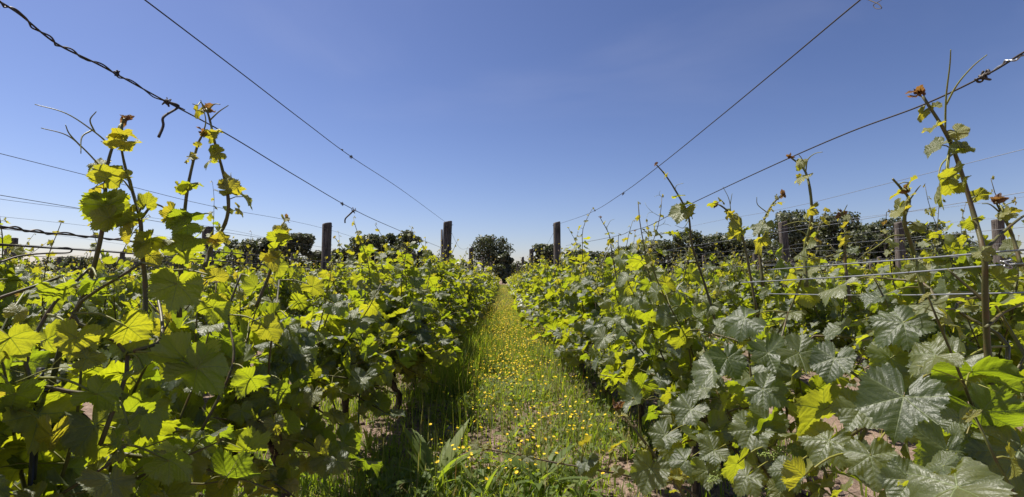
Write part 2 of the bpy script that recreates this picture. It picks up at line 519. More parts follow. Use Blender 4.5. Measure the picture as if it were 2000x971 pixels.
def grow_shoot(rng, base, d, length, detail, size, stem, leaves, z_young=0.75, lateral=0.8, tendrils=True):
    """One green shoot with alternate leaves, added to the stem and leaf lists."""
    step = 0.062 if detail == "near" else 0.068
    n = max(4, int(length / step)); p = np.array(base, float); d = norm(d); pts = [p]
    wob = rng.normal(0, 0.05, 3)
    for i in range(n):
        wob = wob * 0.7 + rng.normal(0, 0.055, 3)
        d = norm(d + wob + UP * 0.10); p = p + d * step; pts.append(p)
    pts = np.array(pts); rad = np.linspace(.0048, .0016, len(pts)) * rng.uniform(.85, 1.2)
    sides = {"near": 7, "mid": 4, "low": 3}[detail]
    stem.tube(pts, rad, sides, col=(rng.random(), rng.uniform(0.1, .9), 0))
    phi = rng.choice([0, math.pi]) + rng.normal(0, .5)
    for i in range(1, len(pts)):
        t = i / (len(pts) - 1)
        phi += math.pi + rng.normal(0, .55)
        a = norm([math.cos(phi), math.sin(phi) * 0.75, 0])
        zy = .55 if length > .95 else z_young
        young = max(0.0, (t - zy) / (1 - zy)) if length > 0.3 else t * .6
        s_ = size * rng.uniform(0.72, 1.12) * (1 - 0.82 * young ** 0.8)
        if t > 0.97:
            s_ = size * 0.2
        yc = min(1.0, young * 0.95 + (0.25 * rng.random() if rng.random() < .3 else 0))
        pl = s_ * rng.uniform(.6, 1.0)
        q = pts[i] + a * pl * 0.85 + UP * pl * rng.uniform(-.1, .5)
        nrm, dirn = leaf_frame(rng, a)
        if young > .5:
            nrm = norm(nrm + a * 0.8); dirn = norm(dirn + UP * 1.3)
        leaves.append((q, nrm, dirn, s_, (rng.random(), yc, rng.random())))
        if detail != "low":
            stem.tube(smooth([pts[i], (pts[i] + q) / 2 + UP * pl * .12, q], 2), np.linspace(.0018, .0012, 5), 5 if detail == "near" else 3, col=(rng.random(), 0.8, 0.25), cap=False)
        if rng.random() < lateral and t < .8:
            for _ in range(rng.integers(1, 3)):
                ph2 = phi + rng.normal(0, 1.2); a2 = norm([math.cos(ph2), math.sin(ph2), 0.2])
                s2 = size * rng.uniform(.4, .8)
                q2 = pts[i] + a2 * rng.uniform(.05, .13) + UP * rng.uniform(-.05, .06)
                nn, dd = leaf_frame(rng, a2)
                leaves.append((q2, nn, dd, s2, (rng.random(), .35 * rng.random() ** 2, rng.random())))
                if detail == "near":
                    stem.tube([pts[i], (pts[i] + q2) / 2 + UP * .01, q2], [.0016, .0014, .0011], 4, col=(rng.random(), .8, .2), cap=False)
        if tendrils and detail == "near" and t > .45 and rng.random() < .22:
            forked_tendril(stem, rng, pts[i], -a + UP * .4, rng.uniform(.05, .13))
    return pts


def leaf_mesh(mb, leaves, detail, rng, mat=0):
    put_leaves(mb, TEMPL[detail], [l[0] for l in leaves], [l[1] for l in leaves], [l[2] for l in leaves], [l[3] for l in leaves], [l[4] for l in leaves], rng, mat)


def vine_plan(rng, n_shoots):
    """Trunk and cane lines and shoot bases of one trained vine (local, row along Y)."""
    hz = rng.uniform(.30, .38)
    trunk = smooth([(0, 0, -.03), (rng.normal(0, .02), rng.normal(0, .02), .12), (rng.normal(0, .03), rng.normal(0, .03), .22), (rng.normal(0, .015), rng.normal(0, .03), hz)], 4)
    top = trunk[-1]; sg = rng.choice([-1, 1])
    canes = []
    for s_, L in ((sg, rng.uniform(.42, .52)), (-sg, rng.uniform(.34, .5))):
        canes.append(smooth([top, top + (0, .10 * s_, .09), top + (rng.normal(0, .02), .26 * s_, .10 + rng.normal(0, .015)), top + (rng.normal(0, .02), L * s_, .05)], 4))
    line = np.vstack([canes[1][::-1], canes[0][1:]])
    bases = [line[int(len(line) * (i + .5 + rng.uniform(-.3, .3)) / n_shoots)] for i in range(n_shoots)]
    return trunk, canes, bases


def shoot_params(rng, tall):
    L = rng.uniform(.52, .92)
    if rng.random() < tall:
        L += rng.uniform(.12, .46)
    d = norm([rng.normal(0, .34), rng.normal(0, .24), 1.0])
    return d, L


def near_vine(loc, seed, label, n_shoots=12, size=.088, detail="near", tall=.12, group="grape vines along the path", side_shoots=2, stretch=1.0, inward=0):
    rng = np.random.default_rng(seed)
    t = thing("grape_vine", label, "grape vine", loc, group)
    trunk, canes, bases = vine_plan(rng, n_shoots)
    m = MB(); m.tube(trunk, np.interp(np.linspace(0, 1, len(trunk)), [0, .1, .8, 1], [.026, .021, .017, .021]), 9, rough=.09, rng=rng); m.obj("trunk", [BARK], t)
    for c in canes:
        m = MB(); m.tube(c, np.linspace(.011, .007, len(c)), 7, rough=.08, rng=rng); m.obj("cane", [BARK], t)
    for bpt in bases:
        st, lv = MB(), []
        d, L = shoot_params(rng, tall)
        grow_shoot(rng, bpt, d, L * stretch, detail, size, st, lv)
        for _ in range(side_shoots):                # low side shoots hanging into the alley
            sd = rng.choice([-1, 1]) if _ == 0 or not inward else inward
            grow_shoot(rng, bpt + np.array([0, rng.uniform(-.05, .05), rng.uniform(-.04, .2)]), norm([sd * 1.0, rng.normal(0, .5), rng.uniform(-.9, .3)]), rng.uniform(.18, .42), detail, size * .95, st, lv, z_young=.85, lateral=.5)
        so = st.obj("shoot", [SHOOT], t)
        lm = MB(); leaf_mesh(lm, lv, detail, rng); lm.obj("foliage", [VINE_LEAF], so)
    return t


def vine_meshes(seed, detail, n_shoots, size, tall):
    """Trunk, stems and foliage meshes of a vine seen further off."""
    rng = np.random.default_rng(seed)
    trunk, canes, bases = vine_plan(rng, n_shoots)
    tm, st, lv, fm = MB(), MB(), [], MB()
    tm.tube(trunk, np.linspace(.024, .017, len(trunk)), 6, rough=.08, rng=rng)
    for c in canes:
        tm.tube(c, np.linspace(.010, .007, len(c)), 5)
    for bpt in bases:
        d, L = shoot_params(rng, tall)
        grow_shoot(rng, bpt, d, L * (.88 if detail == "low" else .96), detail, size, st, lv, tendrils=False)
        for _ in range(2):
            sd = rng.choice([-1, 1])
            grow_shoot(rng, bpt, norm([sd * .9, rng.normal(0, .5), rng.uniform(-.9, .45)]), rng.uniform(.22, .48), detail, size, st, lv, z_young=.85, tendrils=False)
    leaf_mesh(fm, lv, detail, rng)
    leafmat = VINE_LEAF if detail == "mid" else VINE_LEAF_FAR
    if detail == "mid":
        return tm.mesh("trunk", [BARK]), st.mesh("shoot", [SHOOT]), fm.mesh("foliage", [leafmat])
    one = MB()                                       # far: one mesh, three materials
    rng2 = np.random.default_rng(seed)
    one.v, one.f, one.sz, one.uv, one.c, one.m, one.n = [], [], [], [], [], [], 0
    for src, mi in ((tm, 0), (st, 1), (fm, 2)):
        for v, f, sz, uv, c in zip(src.v, src.f, src.sz, src.uv, src.c):
            one.v.append(v); one.sz.append(sz); one.uv.append(uv); one.c.append(c); one.m.append(np.full(len(sz), mi, np.int32))
        one.f += [f + one.n for f in src.f]
        one.n += src.n
    return one.mesh("grape_vine", [BARK, SHOOT, leafmat])


ORD = ["first", "second", "third", "fourth", "fifth", "sixth", "seventh", "eighth", "ninth", "tenth", "eleventh", "twelfth", "thirteenth", "fourteenth", "fifteenth"]
LOOK = {("left", 0): "nearest leafy vine left of the path, its tall shoots rising to the twisted wire",
        ("left", 1): "second leafy vine left of the path, bright backlit leaves above dark ones",
        ("left", 2): "third vine left of the path, dark slim trunk standing bare in grass",
        ("right", 0): "nearest leafy vine right of the path, large silvery leaves and one thick tall shoot",
        ("right", 1): "second leafy vine right of the path, silvery leaves over the trailing dry cane",
        ("right", 2): "third vine right of the path, dark trunk beside a green stake"}
NEAR_Y = {"left": [.92, 1.85, 2.75, 3.7, 4.65, 5.6, 6.55], "right": [1.12, 2.12, 3.12, 4.15, 5.05, 6.0, 6.95]}
VINES = {}
for side, sx in (("left", -1), ("right", 1)):
    for i, yy in enumerate(NEAR_Y[side]):
        lab = LOOK.get((side, i), f"{ORD[i]} vine from the front in the row just {side} of the flowery path")
        x = sx * ROW_W + random.Random(i * 7 + sx).uniform(-.03, .03)
        VINES[side, i] = near_vine((x, yy, float(ground_z(np.array(x), np.array(yy)))), 1000 + i * 17 + (500 if sx > 0 else 0), lab,
                                   n_shoots=(12 if sx < 0 else (7, 9, 12)[i]) if i < 3 else 13, size=.076 if i < 3 else .074, detail="near" if i < 4 else "mid",
                                   tall=((0, 0, .05)[i] if sx < 0 else (.05, .3, .4)[i]) if i < 3 else .4, side_shoots=(1 if sx < 0 else 0) if i < 1 else (1 if i < 2 else 3), inward=-sx, stretch=(.80 if sx < 0 else (.78, .88, .95)[i]) if i < 3 else 1.0)

MID = [vine_meshes(2000 + i, "mid", 14, .073, .4) for i in range(7)]
LOWV = [vine_meshes(3000 + i, "low", 13, .073, .4) for i in range(7)]
cand = []
vr = random.Random(5)
for rowi in range(1, 14):
    for sx in (-1, 1):
        xr = sx * ROW_W * (2 * rowi - 1)
        y0 = NEAR_Y["left" if sx < 0 else "right"][-1] + .95 if rowi == 1 else .3 + vr.uniform(0, .9)
        yv, n_al = y0, (7 if rowi == 1 else 0)
        while yv < 60:
            if abs(xr) < (yv + .5) * 1.10 + .3:
                cand.append((math.hypot(xr, yv) * (0.62 if rowi == 1 else 1.0), rowi, sx, xr + vr.uniform(-.04, .04), yv, n_al))
                n_al += 1
            yv += .95 + vr.uniform(-.06, .08)
cand.sort()
MAX_VINES = 286
built_to = {}
for rank, (dist, rowi, sx, x, yv, n_al) in enumerate(cand[:MAX_VINES]):
    side = "left" if sx < 0 else "right"
    built_to[rowi, sx] = max(built_to.get((rowi, sx), 0), yv)
    rown = f"row just {side} of the flowery path" if rowi == 1 else f"{ORD[rowi - 1]} row {side} of the path"
    if n_al < 12:
        lab = f"{ORD[n_al]} vine from the front in the {rown}"
        grp = f"vines in the {rown}"
    else:
        lab = f"small far vine beyond the twelfth in the {rown}"
        grp = f"far vines in the {rown}"
    z = float(ground_z(np.array(x), np.array(yv)))
    rz = vr.choice([0, math.pi]) + vr.uniform(-.12, .12)
    sc = vr.uniform(.92, 1.08)
    real = math.hypot(x, yv)
    if real < 9.0:
        tm, st, fm = MID[rank % len(MID)]
        t = thing("grape_vine", lab, "grape vine", (x, yv, z), grp)
        t.rotation_euler.z = rz; t.scale = (1.42 if rowi == 1 else 1, 1, sc)
        link("trunk", tm, t); so = link("shoot", st, t); link("foliage", fm, so)
    else:
        o = link("grape_vine", LOWV[rank % len(LOWV)]); o.location = (x, yv, z)
        o.rotation_euler.z = rz; o.scale = (1.42 if rowi == 1 else 1, 1, sc)
        tag(o, lab, "grape vine", grp)

# the rest of the vineyard: rows merging towards the trees
fv = MB()
for rowi in range(1, 46):
    for sx in (-1, 1):
        xr = sx * ROW_W * (2 * rowi - 1)
        ya = max(built_to.get((rowi, sx), 0) + .5, abs(xr) / 1.12 - 1)
        if ya > 69:
            continue
        n = int((69 - ya) * 30)
        yv = NR.uniform(ya, 69, n)
        hump = 0.06 * np.sin(yv * 5.3 + rowi) + 0.04 * np.sin(yv * 13.1 + rowi * 2)
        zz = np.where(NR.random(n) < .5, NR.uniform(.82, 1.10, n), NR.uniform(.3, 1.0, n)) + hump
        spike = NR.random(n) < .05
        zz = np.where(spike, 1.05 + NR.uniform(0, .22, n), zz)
        P = np.stack([xr + NR.normal(0, .17, n) * np.where(spike, .6, 1), yv, zz], 1)
        N = norm(np.stack([NR.normal(0, .5, n), NR.normal(0, .5, n), np.full(n, .7)], 1) + SUN_DIR * .5)
        D = norm(NR.normal(0, 1, (n, 3)) - UP * .4)
        S = NR.uniform(.08, .12, n) * np.where(spike, .6, 1)
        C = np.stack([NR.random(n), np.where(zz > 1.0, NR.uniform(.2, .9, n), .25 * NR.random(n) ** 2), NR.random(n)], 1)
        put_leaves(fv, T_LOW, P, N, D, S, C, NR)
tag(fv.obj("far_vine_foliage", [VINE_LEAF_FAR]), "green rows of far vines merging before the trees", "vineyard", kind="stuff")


# ------------------------------------------------------------------ tall shoots, trailing canes and big leaves of the nearest vines
def vine_part(vine, name, mb, mats):
    o = mb.obj(name, mats)
    o.parent = vine
    o.matrix_parent_inverse = Matrix.Translation(-Vector(vine.location))
    return o


def tall_shoot(vine, px, Y, r0, r1, leaves=(), tendrils=(), forks=(), tip=None, seed=1, warm=.45, tip_size=.015):
    """Shoot through photo pixels at depth Y; leaves = (base px, tip px, size m or None, young, facing)."""
    rng = np.random.default_rng(seed)
    st, lm = MB(), MB()
    pts = smooth([at(*p, Y + .02 * math.sin(i * 1.7)) for i, p in enumerate(px)], 5)
    rad = np.linspace(r0 * .85, r1 * .75, len(pts)) * (1 + .10 * (np.arange(len(pts)) % 5 == 0))
    st.tube(pts, rad, 9, col=(.5, warm, 0))
    for f in forks:
        q = smooth([at(*p, Y + .015 * i) for i, p in enumerate(f)], 4)
        st.tube(q, np.linspace(r1 * 1.1, r1 * .6, len(q)), 7, col=(.5, warm, 0))
    for td in tendrils:
        q = smooth([at(*p, Y - .02 * i) for i, p in enumerate(td)], 6)
        st.tube(q, np.linspace(.0018, .0008, len(q)), 5, col=(.5, .9, .35))
    P, N, D, S, C = [], [], [], [], []
    for (bp, tp, young, facing) in leaves:
        p, q = at(*bp, Y - .03), at(*tp, Y - .05)
        near_i = np.argmin(np.linalg.norm(pts - p, axis=1))
        st.tube(smooth([pts[near_i], (pts[near_i] + p) / 2 + UP * .008, p], 3), np.linspace(.0022, .0014, 7), 5, col=(.5, .9, .3))
        P.append(p); N.append(facing); D.append(q - p); S.append(np.linalg.norm(q - p) * (.70 - .12 * young)); C.append((rng.random(), young, rng.random()))
    for i in range(6, len(pts) - 1, 3):                  # small leaves and stipules at the other nodes
        if rng.random() < .75:
            a = norm(rng.normal(0, 1, 3) * (1, 1, .3)); p = pts[i] + a * rng.uniform(.012, .03) + UP * .006
            st.tube([pts[i], (pts[i] + p) / 2 + UP * .003, p], [.0012, .0011, .0009], 4, col=(.5, .9, .3))
            P.append(p); N.append(norm(a * .6 + UP * .5 + rng.normal(0, .4, 3))); D.append(norm(a - UP * rng.uniform(-.3, .6))); S.append(rng.uniform(.014, .034) * (1.2 - .5 * i / len(pts))); C.append((rng.random(), rng.uniform(.2, .9), rng.random()))
    if tip is not None:
        c = at(*tip, Y)
        for kk in range(5):
            dd = norm(rng.normal(0, 1, 3) + UP * .6)
            P.append(c + dd * .004); D.append(dd); N.append(norm(np.cross(dd, rng.normal(0, 1, 3)))); S.append(tip_size * rng.uniform(.45, 1.1)); C.append((rng.random(), 1.0, 1.0))
    so = vine_part(vine, "shoot", st, [SHOOT])
    if P:
        put_leaves(lm, T_NEAR, P, N, D, S, C, rng)
        fo = lm.obj("foliage", [VINE_LEAF]); fo.parent = so
    return so


BK = (-.65, .45, .6)        # upper face to the sun, underside to the path
BK2 = (-.35, .75, .55)
FL = (-.35, .1, .95)        # lying flat
FR = (-.45, -.55, .7)       # upper face to the path
FR2 = (-.1, -.75, .65)
V = VINES
for (sd_, i_), t_ in VINES.items():
    if i_ >= 3:
        t_.scale = (1.25, 1, 1)
tall_shoot(V["left", 0], [(92, 790), (125, 660), (175, 548), (203, 430), (207, 340), (222, 280), (243, 232)], .98, .0066, .0026,
           [((205, 392), (133, 412), .15, FL), ((207, 402), (228, 452), .05, BK), ((210, 348), (250, 330), .55, BK), ((203, 335), (180, 345), .2, FL),
            ((225, 268), (200, 250), .7, BK), ((232, 262), (272, 262), .8, FL), ((238, 285), (284, 294), .7, FL), ((214, 425), (160, 455), .3, BK)],
           [[(222, 290), (185, 258), (130, 222), (68, 204)], [(205, 335), (165, 292), (130, 264), (80, 250)], [(160, 288), (136, 262), (128, 244)], [(178, 255), (160, 268), (158, 300)], [(185, 258), (176, 235), (188, 218)]],
           tip=(243, 232), seed=3)
tall_shoot(V["left", 0], [(282, 640), (284, 560), (276, 480), (274, 430), (256, 365), (243, 320), (234, 272)], 1.0, .0060, .0026,
           [((290, 470), (262, 520), .3, BK), ((262, 430), (215, 460), .1, FL), ((285, 400), (290, 368), .35, BK2), ((300, 470), (330, 500), .15, FL), ((250, 345), (228, 352), .5, BK)],
           [[(256, 372), (240, 352), (228, 356)]], [[(274, 430), (300, 400), (330, 410)]], tip=(234, 270), seed=4)
tall_shoot(V["left", 0], [(350, 620), (354, 520), (358, 450), (366, 370), (384, 290), (396, 262)], 1.05, .0058, .0025,
           [((362, 370), (340, 352), .2, BK), ((370, 360), (392, 345), .15, FL), ((350, 430), (308, 452), .12, BK), ((365, 440), (330, 470), .0, BK2), ((372, 425), (420, 440), .1, FL), ((388, 285), (372, 282), .8, BK), ((356, 490), (410, 505), .2, BK)],
           [[(396, 262), (402, 235), (392, 195)]], tip=(398, 262), seed=5)
tall_shoot(V["left", 0], [(400, 520), (412, 485), (440, 436), (446, 390), (434, 330), (420, 280), (410, 235), (403, 212)], 1.08, .0056, .0024,
           [((446, 372), (478, 388), .75, BK2), ((440, 362), (418, 350), .7, BK2), ((425, 300), (392, 312), .6, BK), ((418, 290), (396, 292), .45, BK), ((412, 258), (442, 262), .8, FL), ((425, 468), (462, 458), .85, BK2), ((418, 470), (388, 462), .8, BK2)],
           [[(403, 215), (392, 200), (386, 206), (376, 203)], [(410, 235), (428, 218), (446, 206)], [(405, 218), (418, 204), (430, 204)]], tip=(403, 212), seed=6)
tall_shoot(V["left", 1], [(500, 600), (528, 530), (545, 470), (548, 445), (560, 427)], 1.5, .0062, .003,
           [((547, 452), (575, 462), .9, BK2), ((542, 452), (531, 448), .9, BK2), ((535, 500), (500, 515), .8, BK2), ((528, 505), (540, 545), .7, BK2), ((540, 470), (565, 490), .1, BK)],
           tip=(560, 427), seed=7)
tall_shoot(V["right", 0], [(1948, 830), (1930, 700), (1924, 580), (1922, 500), (1902, 420), (1872, 320), (1846, 258), (1802, 188)], 0.84, .0068, .0030,
           [((1846, 352), (1815, 412), .45, BK2), ((1850, 350), (1876, 330), .3, FR), ((1878, 292), (1908, 286), .1, FL), ((1882, 290), (1884, 268), .1, FR2), ((1828, 248), (1800, 250), .8, FL), ((1826, 208), (1842, 196), .6, FR), ((1880, 360), (1900, 385), .4, BK)],
           [[(1846, 258), (1848, 190), (1855, 130), (1857, 97)], [(1848, 205), (1870, 165), (1900, 130), (1928, 107)], [(1862, 300), (1840, 320), (1832, 345)]],
           [[(1922, 492), (1950, 462), (1985, 432), (2010, 415)], [(1925, 590), (1890, 560), (1850, 525)], [(1926, 640), (1960, 610), (2005, 590)], [(1945, 800), (1965, 760), (2005, 690)]], tip=(1798, 182), seed=8, warm=.4, tip_size=.017)
tall_shoot(V["right", 0], [(1575, 560), (1572, 490), (1585, 430), (1582, 370), (1570, 330), (1545, 308)], 1.37, .0066, .003,
           [((1568, 345), (1545, 352), .6, FL), ((1582, 410), (1560, 432), .8, BK2), ((1588, 440), (1610, 428), .6, BK), ((1565, 315), (1555, 324), .6, FR), ((1578, 480), (1535, 500), .3, BK)],
           [[(1574, 335), (1578, 312), (1592, 300), (1607, 297)], [(1572, 325), (1566, 310), (1560, 302)], [(1585, 470), (1570, 455), (1555, 448), (1552, 438)]], tip=(1542, 307), seed=9, warm=.8)
tall_shoot(V["right", 1], [(1400, 640), (1378, 560), (1352, 480), (1344, 420), (1318, 370), (1298, 340), (1282, 322)], 2.2, .0072, .0034,
           [((1335, 412), (1318, 450), .25, FR), ((1322, 385), (1345, 392), .3, FL), ((1345, 425), (1370, 430), .6, BK), ((1300, 342), (1312, 352), .9, BK), ((1340, 400), (1370, 388), .4, FL)],
           [[(1318, 372), (1322, 362), (1335, 358)], [(1345, 430), (1335, 445), (1318, 440)]], tip=(1280, 320), seed=10, warm=.3)
tall_shoot(V["right", 1], [(1480, 620), (1452, 470), (1432, 425), (1408, 402), (1395, 400)], 1.85, .0062, .003,
           [((1425, 418), (1405, 428), .9, BK2), ((1445, 450), (1425, 485), .6, BK2), ((1450, 455), (1480, 462), .1, BK)],
           [[(1428, 420), (1424, 390), (1412, 365)], [(1426, 400), (1430, 378)]], tip=(1396, 402), seed=11)
tall_shoot(V["right", 1], [(1490, 560), (1482, 470), (1492, 430), (1512, 395), (1532, 380)], 1.6, .006, .0028,
           [((1490, 440), (1462, 452), .2, FR), ((1500, 420), (1478, 412), .8, BK), ((1515, 398), (1540, 384), .8, FL), ((1486, 470), (1470, 510), .7, BK2)],
           [[(1498, 415), (1480, 400), (1478, 385)]], tip=(1530, 380), seed=12)
tall_shoot(V["right", 0], [(1810, 640), (1800, 565), (1782, 485), (1766, 432), (1776, 392), (1760, 368), (1744, 350)], 1.05, .0060, .0028,
           [((1762, 412), (1728, 404), .85, FL), ((1768, 408), (1780, 398), .8, BK), ((1788, 440), (1825, 436), .4, FR), ((1775, 385), (1790, 365), .8, BK), ((1790, 520), (1830, 540), .2, FR2)],
           [[(1776, 392), (1790, 372), (1798, 362)], [(1766, 460), (1740, 462), (1715, 480), (1690, 495)]], tip=(1772, 372), seed=13, warm=.8)
tall_shoot(V["right", 0], [(1995, 520), (1975, 455), (1958, 420), (1945, 395)], .98, .0045, .002,
           [((1965, 420), (1990, 400), .1, FR), ((1970, 440), (1998, 452), .85, BK2), ((1960, 415), (1948, 402), .8, BK)],
           [[(1958, 420), (1935, 400), (1918, 398)]], tip=(1945, 393), seed=14)
tall_shoot(V["right", 2], [(1215, 600), (1196, 500), (1190, 460), (1172, 425)], 3.6, .0062, .003,
           [((1192, 470), (1175, 480), .8, BK2), ((1188, 455), (1205, 450), .4, FL), ((1180, 435), (1188, 440), .8, BK)],
           [[(1185, 445), (1192, 432), (1200, 428)]], tip=(1172, 424), seed=15)
tall_shoot(V["right", 1], [(1660, 590), (1650, 500), (1652, 440), (1642, 415)], 1.3, .0052, .0024,
           [((1650, 470), (1622, 480), .85, BK2), ((1652, 440), (1672, 432), .9, BK), ((1650, 455), (1668, 462), .6, FL)],
           [[(1645, 420), (1655, 400)], [(1650, 490), (1600, 505), (1560, 498), (1545, 485)]], tip=(1644, 418), seed=16)
# low shoot leaning over the path, and the dry cane trailing across it
tall_shoot(V["right", 1], [(1390, 1040), (1345, 980), (1290, 905), (1250, 852), (1222, 815), (1204, 796)], 1.55, .0062, .0040,
           [((1322, 930), (1362, 935), .95, FR), ((1320, 932), (1290, 915), .95, FR), ((1325, 935), (1330, 965), .8, FR), ((1272, 915), (1250, 985), .05, FR2), ((1215, 812), (1235, 826), 1.0, FL), ((1262, 878), (1248, 866), 1.0, BK)],
           tip=(1206, 795), seed=17, warm=.6, tip_size=.026)
tall_shoot(V["right", 1], [(1395, 1000), (1330, 950), (1240, 932), (1150, 915), (1075, 902), (1010, 888), (945, 876), (915, 862)], 1.75, .0050, .0022,
           [((1150, 905), (1165, 945), .0, FR), ((1148, 900), (1112, 905), .0, FL), ((1140, 868), (1118, 862), .85, BK), ((1146, 866), (1180, 872), .85, BK), ((1198, 874), (1172, 860), .85, BK), ((1200, 876), (1242, 878), .85, BK), ((1030, 892), (1050, 905), .0, FR2), ((948, 872), (935, 862), .7, FR)],
           [[(1010, 888), (985, 905), (955, 925)]], seed=18, warm=.05)


def big_leaves(vine, spec, seed):
    spec = sorted(spec, key=lambda q: q[0][0])
    for k in range(0, len(spec), 4):
        leaf_shoot(vine, spec[k:k + 4], seed + k)


def leaf_shoot(vine, spec, seed):
    """Large outer leaves on their own petioles: (base px, tip px, Y, young, facing)."""
    rng = np.random.default_rng(seed)
    st, lm = MB(), MB(); P, N, D, S, C = [], [], [], [], []; roots = []
    for bp, tp, Y, young, facing in spec:
        p, q = at(*bp, Y), at(*tp, Y)
        n = norm(np.array(facing) + rng.normal(0, .08, 3))
        d = q - p; d = d - n * (d @ n)
        P.append(p); N.append(n); D.append(d); S.append(np.linalg.norm(q - p) * (.64 if p[0] < 0 else .84)); C.append((rng.random(), young, rng.random()))
        sx = -1 if p[0] < 0 else 1
        root = p + np.array([sx * .10, .04, .0]) - norm(d) * .05
        roots.append(root)
        st.tube(smooth([root, (root + p) / 2 + UP * .012, p], 3), np.linspace(.0024, .0017, 7), 6, col=(.5, .8, .35))
    roots = sorted(roots, key=lambda r_: r_[2])
    cl = smooth(roots, 4); st.tube(cl, np.linspace(.0042, .0026, len(cl)), 7, col=(.4, .3, 0))
    so = vine_part(vine, "shoot", st, [SHOOT])
    put_leaves(lm, T_NEAR, P, N, D, S, C, rng); fo = lm.obj("foliage", [VINE_LEAF]); fo.parent = so


big_leaves(V["right", 0], [((1765, 775), (1748, 880), .88, 0, FR), ((1765, 630), (1700, 660), .98, 0, FR), ((1870, 712), (1800, 770), .90, .05, FR), ((1820, 590), (1760, 640), 1.0, .1, FL),
                           ((1850, 880), (1830, 965), .80, 0, FR2), ((1990, 880), (1945, 975), .76, 0, FR), ((1700, 890), (1710, 960), .95, 0, FR), ((1610, 800), (1545, 860), 1.1, .35, BK2), ((1560, 690), (1600, 740), 1.15, 0, FR2), ((1630, 700), (1620, 760), 1.1, 0, FR), ((1570, 930), (1560, 985), 1.0, .5, BK2), ((1720, 580), (1680, 600), 1.05, 0, FL),
                           ((1930, 600), (1990, 640), .9, 0, FL), ((1640, 560), (1590, 580), 1.15, .1, FL)], 31)
big_leaves(V["right", 1], [((1455, 622), (1398, 618), 1.45, 0, FR), ((1392, 722), (1350, 760), 1.55, 0, FR), ((1420, 700), (1432, 752), 1.5, 0, FR2), ((1470, 840), (1455, 895), 1.35, 0, FR), ((1330, 660), (1355, 690), 1.8, .3, BK2), ((1490, 760), (1530, 800), 1.3, 0, FR), ((1395, 880), (1360, 900), 1.5, 0, FR2), ((1500, 690), (1520, 740), 1.3, 0, FR), ((1440, 905), (1450, 960), 1.3, .2, BK2)], 32)
big_leaves(V["left", 0], [((345, 555), (320, 640), .95, .1, BK2), ((360, 700), (290, 790), .92, .1, BK2), ((385, 720), (440, 810), .92, 0, BK2), ((100, 850), (85, 930), .85, .75, BK2), ((20, 660), (55, 740), .84, .35, BK), ((130, 560), (60, 590), .9, 0, FL), ((190, 545), (130, 575), .92, 0, FL),
                          ((150, 660), (120, 740), .9, .45, BK2), ((250, 830), (210, 900), .88, 0, FR), ((330, 900), (380, 960), .9, 0, BK2), ((415, 600), (450, 650), 1.05, .1, BK2), ((250, 640), (300, 700), .95, .3, BK), ((420, 540), (460, 560), 1.05, .7, BK2), ((30, 770), (20, 850), .84, 0, BK), ((280, 720), (220, 735), .92, 0, FR), ((190, 770), (235, 830), .88, .1, BK2)], 33)
big_leaves(V["left", 1], [((520, 640), (545, 690), 1.4, .5, BK2), ((490, 740), (450, 790), 1.3, 0, BK2), ((560, 760), (540, 815), 1.5, .1, BK), ((620, 880), (650, 925), 1.6, .4, BK2), ((480, 880), (520, 940), 1.25, 0, BK2), ((610, 560), (640, 590), 1.9, .4, BK2), ((560, 620), (520, 640), 1.5, 0, FL), ((500, 560), (470, 590), 1.4, .2, BK)], 34)
big_leaves(V["left", 1], [((560, 860), (545, 910), 1.7, .3, BK2), ((500, 930), (470, 975), 1.4, .2, BK2), ((600, 900), (610, 950), 1.75, .5, BK2), ((640, 900), (665, 930), 1.9, .5, BK2), ((540, 940), (560, 985), 1.5, 0, FR2), ((450, 850), (430, 910), 1.3, .1, BK2), ((585, 800), (610, 835), 1.8, .4, BK), ((630, 840), (600, 870), 1.9, .1, BK2)], 35)
big_leaves(V["left", 2], [((690, 700), (720, 730), 2.5, .3, BK2), ((660, 760), (640, 795), 2.4, .1, BK2), ((720, 770), (740, 800), 2.6, .2, BK), ((680, 820), (665, 850), 2.5, .0, BK2), ((640, 720), (610, 745), 2.3, .1, FL), ((745, 720), (765, 745), 2.7, .4, BK2)], 36)


big_leaves(V["right", 2], [((1225, 640), (1200, 672), 2.75, .1, FR), ((1260, 690), (1240, 722), 2.6, 0, FR), ((1210, 700), (1190, 735), 2.8, .3, BK2), ((1290, 730), (1275, 768), 2.5, 0, FR), ((1240, 760), (1225, 795), 2.65, 0, FR2), ((1310, 780), (1300, 820), 2.4, .1, FR), ((1180, 660), (1160, 690), 3.0, .2, FR), ((1330, 700), (1340, 740), 2.4, 0, FR2)], 37)
big_leaves(V["right", 1], [((1350, 800), (1320, 840), 1.75, 0, FR), ((1390, 840), (1410, 885), 1.6, 0, FR2), ((1300, 850), (1275, 885), 1.8, .1, FR), ((1340, 900), (1310, 940), 1.65, 0, FR), ((1420, 780), (1395, 820), 1.55, .3, BK2), ((1460, 930), (1440, 975), 1.4, 0, FR), ((1500, 820), (1480, 870), 1.35, 0, FR2), ((1380, 920), (1390, 965), 1.5, 0, FR)], 38)
big_leaves(V["right", 0], [((1620, 860), (1590, 920), 1.05, 0, FR), ((1680, 800), (1650, 850), 1.05, 0, FR2), ((1780, 940), (1740, 990), .9, 0, FR), ((1890, 800), (1870, 860), .88, .1, FR), ((1650, 640), (1610, 670), 1.15, 0, FL), ((1740, 700), (1700, 740), 1.0, 0, FR2), ((1540, 920), (1520, 965), 1.15, 0, FR)], 39)


